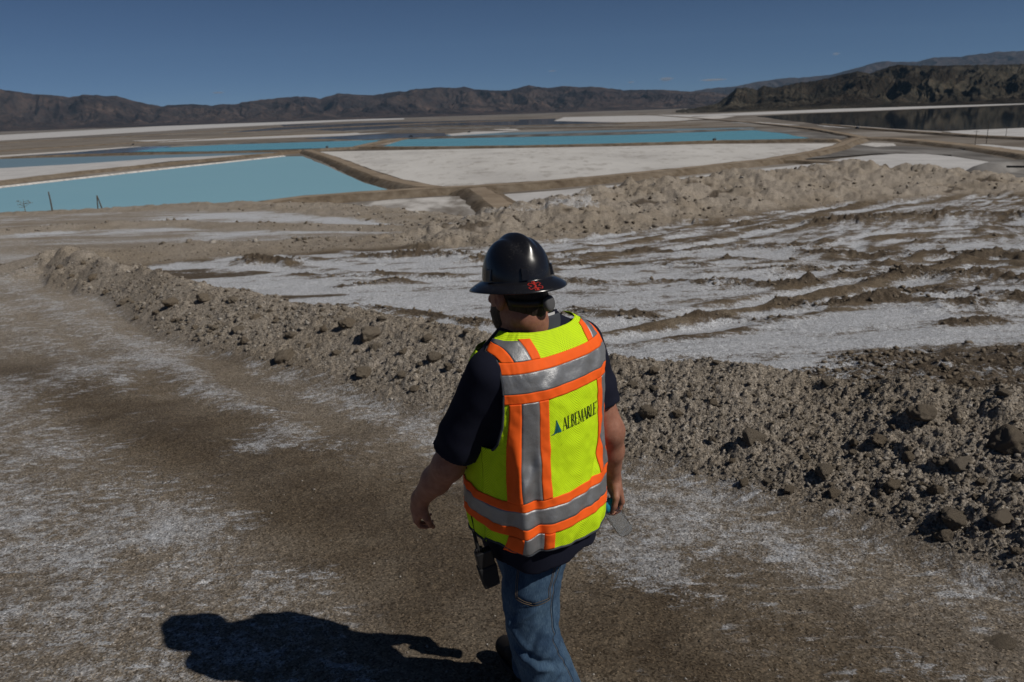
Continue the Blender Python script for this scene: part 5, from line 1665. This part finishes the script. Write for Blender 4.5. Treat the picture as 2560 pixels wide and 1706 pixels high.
for f0 in (.0, .055):
    outl = [on_leg(.115 + .155 * t, -.62 + f0, .0045) for t in np.linspace(0, 1, 12)] + [on_leg(.27 + .02 * (1 - abs(2 * q - 1)) - f0 * .12, -.62 + f0 + (1.18 - 2 * f0) * q, .0045) for q in np.linspace(0, 1, 14)] + [on_leg(.115 + .155 * t, .56 - f0, .0045) for t in np.linspace(1, 0, 12)]
    adopt(tube('stitching', outl, .0008, M_THREAD, n=5), jeans)

# ---- boots
def boot(name, ankle, toe, parent):
    Fb = Field(np.minimum(ankle, toe) - .12, np.maximum(ankle, toe) + .12, .005)
    d = toe - ankle; d[2] = 0; d /= np.linalg.norm(d); s = np.array([d[1], -d[0], 0])
    g = ground_z(ankle[0], ankle[1]) * 0
    heel = np.array([ankle[0], ankle[1], .05]) - d * .045; tip = np.array([toe[0], toe[1], .045])
    mid = heel * .4 + tip * .6 + np.array([0, 0, .012])
    Fb.chain([heel, mid, tip], [.043, .046, .043], .02); Fb.cone(ankle + np.array([0, 0, .06]), heel + np.array([0, 0, .02]) + d * .03, .052, .046, .02)
    Fb.cut(lambda G: (.005 - G[..., 2]).astype(np.float32))
    b = adopt(Fb.mesh(name, M_BOOT, None, 1), parent)
    # sole
    pts = []
    for z in (-.004, .022):
        for i in range(28):
            a = 2 * math.pi * i / 28; L = np.linalg.norm((tip - heel)[:2])
            c = heel + d * L * (.5 + .5 * math.cos(a)) + d * .045 * math.cos(a); w = .046 * math.sin(a) * (1.08 + .1 * math.cos(a))
            pts.append(np.array([c[0] + s[0] * w, c[1] + s[1] * w, z]))
    F = [tuple(range(28))[::-1], tuple(range(28, 56))] + [(i, (i + 1) % 28, 28 + (i + 1) % 28, 28 + i) for i in range(28)]
    adopt(mesh_np('sole', pts, F, M_BLACK2, False), b)
boot('boot', AN_R, TOE_R, person); boot('boot', AN_L, TOE_L, person)

# ---- cord running down the left side
cp = [at_depth(1166, 1168, 2.60), at_depth(1174, 1185, 2.61), at_depth(1183, 1200, 2.60), at_depth(1187, 1222, 2.60), at_depth(1184, 1245, 2.60), at_depth(1178, 1290, 2.62), at_depth(1196, 1365, 2.63), at_depth(1215, 1385, 2.60)]
adopt(tube('cord', cp, .0022, M_BLACK2, n=6))
# ------------------------------------------------------------------ water bottle in the hand
def frame_from(axis):
    a = axis / np.linalg.norm(axis); r = np.cross(a, [0, 1, 0.2]); r /= np.linalg.norm(r); return r, np.cross(a, r), a
def lathe(name, prof, org, axis, mat, seg=40, smooth=True, ripple=None):
    r_, s_, a_ = frame_from(np.array(axis))
    V = []
    for (r, h) in prof:
        for i in range(seg):
            q = 2 * math.pi * i / seg
            k = r if ripple is None else r + ripple(h, q)
            V.append(org + a_ * h + (r_ * math.cos(q) + s_ * math.sin(q)) * k)
    F = [tuple(int(x) for x in f) for f in grid_faces(seg, len(prof), True)]
    F.append(tuple(range(seg))[::-1]); F.append(tuple(range((len(prof) - 1) * seg, len(prof) * seg)))
    o = mesh_np(name, V, F, mat, smooth)
    me = o.data; bm = bmesh.new(); bm.from_mesh(me); bmesh.ops.recalc_face_normals(bm, faces=bm.faces); bm.to_mesh(me); bm.free()
    return o
def mat_clear():
    k = NT('clear_plastic', rough=.10, spec=.8, color=(.96, .98, .985))
    k.b.inputs['Transmission Weight'].default_value = 1.0
    k.b.inputs['IOR'].default_value = 1.33
    n = k.noise(90, 2, .5); k.bump(n, .25, .003)
    return k.m
M_CLEAR = mat_clear()
M_CAP = NT('blue_plastic_cap', .38, .45, (.012, .26, .42)).m
M_LABEL = NT('blue_bottle_label', .4, .4, (.02, .30, .46)).m
BL = float(np.linalg.norm(B_BOT - B_TOP)) + .022
BO = B_TOP - B_AX * .012
bottle = empty('water_bottle', BO)
tag(bottle, 'small clear plastic water bottle with blue cap held in his right hand', 'bottle')
bpy.context.view_layer.update()
def adopt_b(o, root, par=None):
    o.parent = par or root
    o.matrix_parent_inverse = Matrix.Identity(4) if par else root.matrix_world.inverted()
    return o
prof = [(.0105, .014), (.0125, .020), (.020, .031), (.0285, .043)]
for i in range(22):
    h = .046 + (BL - .056) * i / 21
    prof.append((.0305 - .0026 * (i % 3 == 1), h))
prof += [(.029, BL - .006), (.024, BL), (.012, BL - .004)]
body_b = adopt_b(lathe('bottle_body', prof, BO, B_AX, M_CLEAR, 48, ripple=lambda h, q: .0011 * math.sin(q * 8 + h * 90)), bottle)
sm = body_b.modifiers.new('wall', 'SOLIDIFY'); sm.thickness = .0009; sm.offset = -1
adopt_b(lathe('cap', [(.013, .0), (.0142, .002), (.0142, .013), (.0135, .015)], BO, B_AX, M_CAP, 36, ripple=lambda h, q: .0004 * (1 if int(q * 40) % 2 else 0)), bottle)
adopt_b(lathe('neck_ring', [(.0145, .016), (.0155, .018), (.0145, .020)], BO, B_AX, M_CAP, 36), bottle)
adopt_b(lathe('label', [(.0190, .0275), (.0205, .0295), (.0292, .0425), (.0316, .046), (.0316, .058), (.0305, .0595)], BO, B_AX, M_LABEL, 48), bottle)

# ------------------------------------------------------------------ two-way radio on the left hip
R_T = at_depth(1206, 1376, 2.56); R_B = at_depth(1228, 1458, 2.60)
rad_ax = (R_B - R_T) / np.linalg.norm(R_B - R_T)
radio = empty('two_way_radio', R_B)
tag(radio, 'black two-way radio with stub antenna in a holster on his left hip', 'radio')
bpy.context.view_layer.update()
rx = man(0, -.8, 0) - man(0, 0, 0); rx = man(-.35, -.8, 0) - MO; rx -= rad_ax * (rx @ rad_ax); rx /= np.linalg.norm(rx); ry = np.cross(rad_ax, rx)
def rbox(name, c, hx, hy, h0, h1, mat, bev=.004, par=None, taper=1.0):
    """rounded box in the radio's frame: hx across, hy deep, h0..h1 along its length"""
    bm = bmesh.new(); bmesh.ops.create_cube(bm, size=2)
    for v in bm.verts:
        k = taper if v.co.z > 0 else 1.0
        v.co = Vector((v.co.x * hx * k, v.co.y * hy * k, h0 if v.co.z < 0 else h1))
    bmesh.ops.bevel(bm, geom=bm.edges[:], offset=bev, segments=3, affect='EDGES', profile=.6)
    M = np.stack([ry, rx, rad_ax], 1)
    for v in bm.verts: v.co = Vector(M @ np.array(v.co) + c)
    bmesh.ops.recalc_face_normals(bm, faces=bm.faces)
    me = bpy.data.meshes.new(name); bm.to_mesh(me); bm.free(); me.materials.append(mat)
    me.polygons.foreach_set('use_smooth', np.ones(len(me.polygons), dtype=bool))
    o = bpy.data.objects.new(name, me); COL.objects.link(o)
    return adopt_b(o, radio, par)
RL = float(np.linalg.norm(R_B - R_T))
RSGN = -1.0 if ry[0] > 0 else 1.0                       # the side away from the body
rbox('radio_body', R_T, .027, .017, .0, RL * .95, M_BLACK, .005)
rbox('holster', R_T, .031, .021, RL * .42, RL + .006, M_BLACK2, .006, taper=.85)
adopt_b(lathe('antenna', [(.0062, .0), (.0068, -.012), (.0060, -.025), (.0052, -.072), (.0050, -.082), (.003, -.084)], R_T + RSGN * ry * .012, rad_ax, M_BLACK2, 20), radio)
for dx, rr_, hh in ((.004, .0062, .014), (.019, .0055, .011)):
    adopt_b(lathe('control_knob', [(rr_, .002), (rr_, -hh), (rr_ * .8, -hh - .002)], R_T + ry * dx, rad_ax, M_BLACK, 20, ripple=lambda h, q: .0004 * (1 if int(q * 6) % 2 else 0)), radio)
rbox('push_button', R_T - ry * .027, .003, .008, .02, .045, M_BLACK2, .0015)
rbox('belt_clip', R_T - rx * .02, .012, .003, .012, .062, M_BLACK, .0015)
# ------------------------------------------------------------------ posts, plant, poles and other small far things
def mat_wood():
    k = NT('weathered_wood', rough=.9, spec=.1)
    n = k.noise(6, 5, .6, k.coord('Object', (9, 9, 1)))
    k.set(Base_Color=k.ramp(n, [(.3, (.06, .05, .042)), (.6, (.12, .105, .09)), (.8, (.18, .16, .14))]))
    return k.m
M_WOOD = mat_wood()
M_DRY = NT('dry_stem', .9, .1, (.17, .145, .105)).m
M_STEEL = NT('dull_dark_steel', .6, .3, (.05, .052, .055)).m
M_PAINT = NT('dark_vehicle_paint', .35, .5, (.02, .022, .026)).m
M_GLASS = NT('vehicle_glass', .08, .6, (.015, .02, .024)).m
M_PVC = NT('black_pipe', .5, .4, (.014, .014, .015)).m

def own(o, root):
    o.parent = root; o.matrix_parent_inverse = root.matrix_world.inverted(); return o
def rod(name, a, b, r0, r1, mat, n=10, bow=0.0, seed=0):
    t = np.linspace(0, 1, 7); a = np.array(a); b = np.array(b)
    P_ = a + (b - a) * t[:, None]; P_[:, 0] += bow * np.sin(t * math.pi)
    return tube(name, P_, r0 + (r1 - r0) * t, mat, n=n)

# leaning fence stake
def rim(px, py): return hit(px, py)
b = rim(131, 529); L = float(np.linalg.norm(b))
top = at_y(121, 480, b[1])
o = rod('fence_post', b - np.array([0, 0, .25]), top, .045, .038, M_WOOD, 12, .015)
tag(o, 'thin weathered fence stake leaning in front of the turquoise pond', 'post')
b = rim(248, 524); top = at_y(242, 489, b[1])
root = empty('fence_brace', b); bpy.context.view_layer.update()
own(rod('stake', b + np.array([-.09, 0, -.2]), top, .04, .03, M_WOOD), root); own(rod('stake', b + np.array([.14, .15, -.2]), top + np.array([.01, 0, 0]), .045, .03, M_WOOD), root)
tag(root, 'dark pair of stakes joined at the top, near the turquoise pond', 'post')
# dry weed
b = rim(64, 530)
root = empty('dry_weed', b); bpy.context.view_layer.update()
rgw = random.Random(4)
stem_top = at_y(58, 499, b[1])
own(rod('stem', b - np.array([0, 0, .05]), stem_top, .022, .010, M_DRY, 6, -.02), root)
for i in range(11):
    t = rgw.uniform(.15, .95); s = b + (stem_top - b) * t; a = rgw.uniform(-1, 1)
    e = s + np.array([(.12 + .38 * (1 - abs(t - .7))) * (1 if i % 2 else -1) * rgw.uniform(.5, 1), rgw.uniform(-.2, .2), rgw.uniform(.02, .28)])
    own(rod('branch', s, e, .010, .006, M_DRY, 5, .02), root)
    own(rod('seed_head', e, e + np.array([rgw.uniform(-.03, .03), 0, rgw.uniform(-.10, .02)]), .024, .015, M_DRY, 6), root)
tag(root, 'spindly dry weed on the rim at the left edge of the pond', 'plant')

# power poles on the flats at the right
def pole(px, py, ptop, label):
    b = flat(px, py); d = math.hypot(b[0], b[1]); tp = at_d(ptop[0], ptop[1], d)
    H = tp[2] - b[2]
    root = empty('power_pole', (b[0], b[1], PLAIN - .5)); bpy.context.view_layer.update()
    B0 = np.array([b[0], b[1], PLAIN - .6]); T0 = B0 + np.array([0, 0, H + .6])
    own(rod('post', B0, T0, .17, .12, M_WOOD), root)
    ax = np.array([b[1], -b[0], 0]) / d
    c = T0 - np.array([0, 0, .7])
    own(rod('crossarm', c - ax * 1.2, c + ax * 1.2, .07, .07, M_WOOD, 6), root)
    for s in (-1.1, -.45, .45, 1.1): own(rod('insulator', c + ax * s, c + ax * s + np.array([0, 0, .28]), .06, .04, M_STEEL, 6), root)
    tag(root, label, 'pole', 'power poles across the right-hand flats')
    return T0
t1 = pole(2466, 357, (2474, 303), 'tallest wooden power pole, in front of the dark pond')
t2 = pole(2514, 345, (2519, 318), 'short power pole nearest the right edge, by the white salt bed')
t3 = pole(2437, 368, (2443, 326), 'power pole standing just to the left of the tallest one')

# dark truck on the dike beside the dark pond
def box(name, c, hx, hy, hz, mat, rot, bev=.06, taper=None):
    bm = bmesh.new(); bmesh.ops.create_cube(bm, size=2)
    for v in bm.verts:
        k = taper if (taper and v.co.z > 0) else 1
        v.co = Vector((v.co.x * hx * k, v.co.y * hy, v.co.z * hz))
    bmesh.ops.bevel(bm, geom=bm.edges[:], offset=bev, segments=2, affect='EDGES')
    bmesh.ops.rotate(bm, verts=bm.verts, cent=(0, 0, 0), matrix=Matrix.Rotation(rot, 3, 'Z'))
    bmesh.ops.translate(bm, verts=bm.verts, vec=Vector(c))
    me = bpy.data.meshes.new(name); bm.to_mesh(me); bm.free(); me.materials.append(mat)
    o = bpy.data.objects.new(name, me); COL.objects.link(o); return o
def truck(p, rot, label, scale=1.0):
    root = empty('truck', p); bpy.context.view_layer.update()
    ca, sa = math.cos(rot), math.sin(rot)
    def loc(x, y, z): return (p[0] + ca * x - sa * y, p[1] + sa * x + ca * y, p[2] + z)
    own(box('body', loc(0, 0, .85), 2.6, .95, .38, M_PAINT, rot), root)
    cabn = own(box('cab', loc(.5, 0, 1.55), 1.1, .85, .42, M_PAINT, rot, taper=.78), root)
    for x in (1.52, -.5): own(box('window', loc(x * .98, 0, 1.58), .12, .72, .26, M_GLASS, rot, .02), root)
    for s in (-1, 1): own(box('window', loc(.5, s * .83, 1.6), .7, .04, .24, M_GLASS, rot, .01), root)
    for x in (-1.6, 1.6):
        for s in (-1, 1):
            a = np.array(loc(x, s * .75, .42)); b_ = np.array(loc(x, s * 1.0, .42))
            own(tube('wheel', [a, a + (b_ - a) * .5, b_], .42, M_BLACK2, n=16), root)
    tag(root, label, 'truck'); return root
p = flat(2142, 326); truck((p[0], p[1], PLAIN + .9), .9, 'dark truck parked on the dike in front of the dark pond')
p = flat(1027, 344); truck((p[0], p[1], PLAIN + .4), .1, 'dark truck far off at the head of the dike between the teal ponds')

# small pump units at the pond edges
def pump(px, py, h, label):
    b = flat(px, py); z = PLAIN + .6
    root = empty('pump', (b[0], b[1], z)); bpy.context.view_layer.update()
    own(box('housing', (b[0], b[1], z + h * .35), h * .5, h * .35, h * .35, M_STEEL, .4, .05), root)
    own(rod('mast', (b[0] + h * .2, b[1], z), (b[0] + h * .2, b[1], z + h * 1.35), .09, .07, M_STEEL, 8), root)
    own(rod('hose', (b[0], b[1], z + .3), (b[0] - h * 1.3, b[1] - h * .5, z - .6), .12, .12, M_PVC, 8), root)
    tag(root, label, 'pump', 'pumps by the ponds')
pump(818, 372, 1.9, 'small dark pump at the corner of the teal pond, by the dike junction')
pump(333, 364, 2.2, 'small dark pump at the tip of the white shore on the far left')
pump(1173, 333, 2.6, 'small dark pump on the thin white spit beyond the teal pond')
pump(1786, 354, 2.0, 'small dark pump on the dike behind the large white salt bed')
pump(790, 383, 1.4, 'low dark pump at the corner of the large white salt bed')
# black pipe on the embankment
a = flat(2516, 417, 2.9); c = flat(2640, 418, 2.9)
o = tube('drain_pipe', [a + (c - a) * t for t in np.linspace(0, 1, 9)], .32, M_PVC, n=14)
tag(o, 'thick black pipe on the embankment at the right edge', 'pipe')

# small clouds far behind the mountains
def mat_cloud(name, dens):
    m = bpy.data.materials.new(name); m.use_nodes = True; t = m.node_tree
    t.nodes.remove(t.nodes['Principled BSDF'])
    v = t.nodes.new('ShaderNodeVolumePrincipled'); v.inputs['Color'].default_value = (.95, .95, .97, 1); v.inputs['Anisotropy'].default_value = .2
    tc = t.nodes.new('ShaderNodeTexCoord'); ln = t.nodes.new('ShaderNodeVectorMath'); ln.operation = 'LENGTH'
    nz = t.nodes.new('ShaderNodeTexNoise'); nz.inputs['Scale'].default_value = 2.2; nz.inputs['Detail'].default_value = 4
    t.links.new(tc.outputs['Object'], ln.inputs[0]); t.links.new(tc.outputs['Object'], nz.inputs['Vector'])
    mr = t.nodes.new('ShaderNodeMapRange'); mr.inputs[1].default_value = 1.0; mr.inputs[2].default_value = .1; mr.inputs[3].default_value = 0; mr.inputs[4].default_value = 1
    t.links.new(ln.outputs['Value'], mr.inputs[0])
    ad = t.nodes.new('ShaderNodeMath'); ad.operation = 'ADD'; t.links.new(mr.outputs[0], ad.inputs[0]); t.links.new(nz.outputs[0], ad.inputs[1])
    m2 = t.nodes.new('ShaderNodeMapRange'); m2.inputs[1].default_value = .75; m2.inputs[2].default_value = 1.3; m2.inputs[4].default_value = dens
    t.links.new(ad.outputs[0], m2.inputs[0]); t.links.new(m2.outputs[0], v.inputs['Density'])
    t.links.new(v.outputs[0], t.nodes['Material Output'].inputs['Volume'])
    return m
M_CLOUD = mat_cloud('cloud_vapour', .004)
for px, py, w, h in ((1665, 198, 46, 14), (2090, 135, 24, 10), (1577, 206, 24, 7), (1782, 200, 84, 7), (545, 232, 40, 6), (1380, 178, 30, 5)):
    D = 42000.0; c = at_d(px, py, D); s = D / FPX
    bm = bmesh.new(); bmesh.ops.create_icosphere(bm, subdivisions=3, radius=1.0)
    for v in bm.verts: v.co *= 1 + .12 * math.sin(v.co.x * 5 + px) * math.cos(v.co.y * 4)
    me = bpy.data.meshes.new('cloud'); bm.to_mesh(me); bm.free(); me.materials.append(M_CLOUD)
    o = bpy.data.objects.new('cloud', me); COL.objects.link(o)
    o.location = c; o.scale = (w * .5 * s, w * .4 * s, h * .5 * s)
    tag(o, kind='stuff')
# ------------------------------------------------------------------ the air between
def build_haze():
    m = bpy.data.materials.new('pale_air'); m.use_nodes = True; t = m.node_tree
    t.nodes.remove(t.nodes['Principled BSDF'])
    v = t.nodes.new('ShaderNodeVolumePrincipled')
    v.inputs['Color'].default_value = (.40, .68, 1.0, 1); v.inputs['Density'].default_value = HAZE; v.inputs['Anisotropy'].default_value = 0.0
    t.links.new(v.outputs[0], t.nodes['Material Output'].inputs['Volume'])
    bm = bmesh.new(); bmesh.ops.create_cube(bm, size=2)
    for q in bm.verts: q.co = Vector((q.co.x * 30000, q.co.y * 30000, PLAIN - 14 if q.co.z < 0 else 2400))
    me = bpy.data.meshes.new('haze'); bm.to_mesh(me); bm.free(); me.materials.append(m)
    o = bpy.data.objects.new('haze', me); COL.objects.link(o)
    tag(o, kind='stuff')
HAZE = 1.3e-5
build_haze()
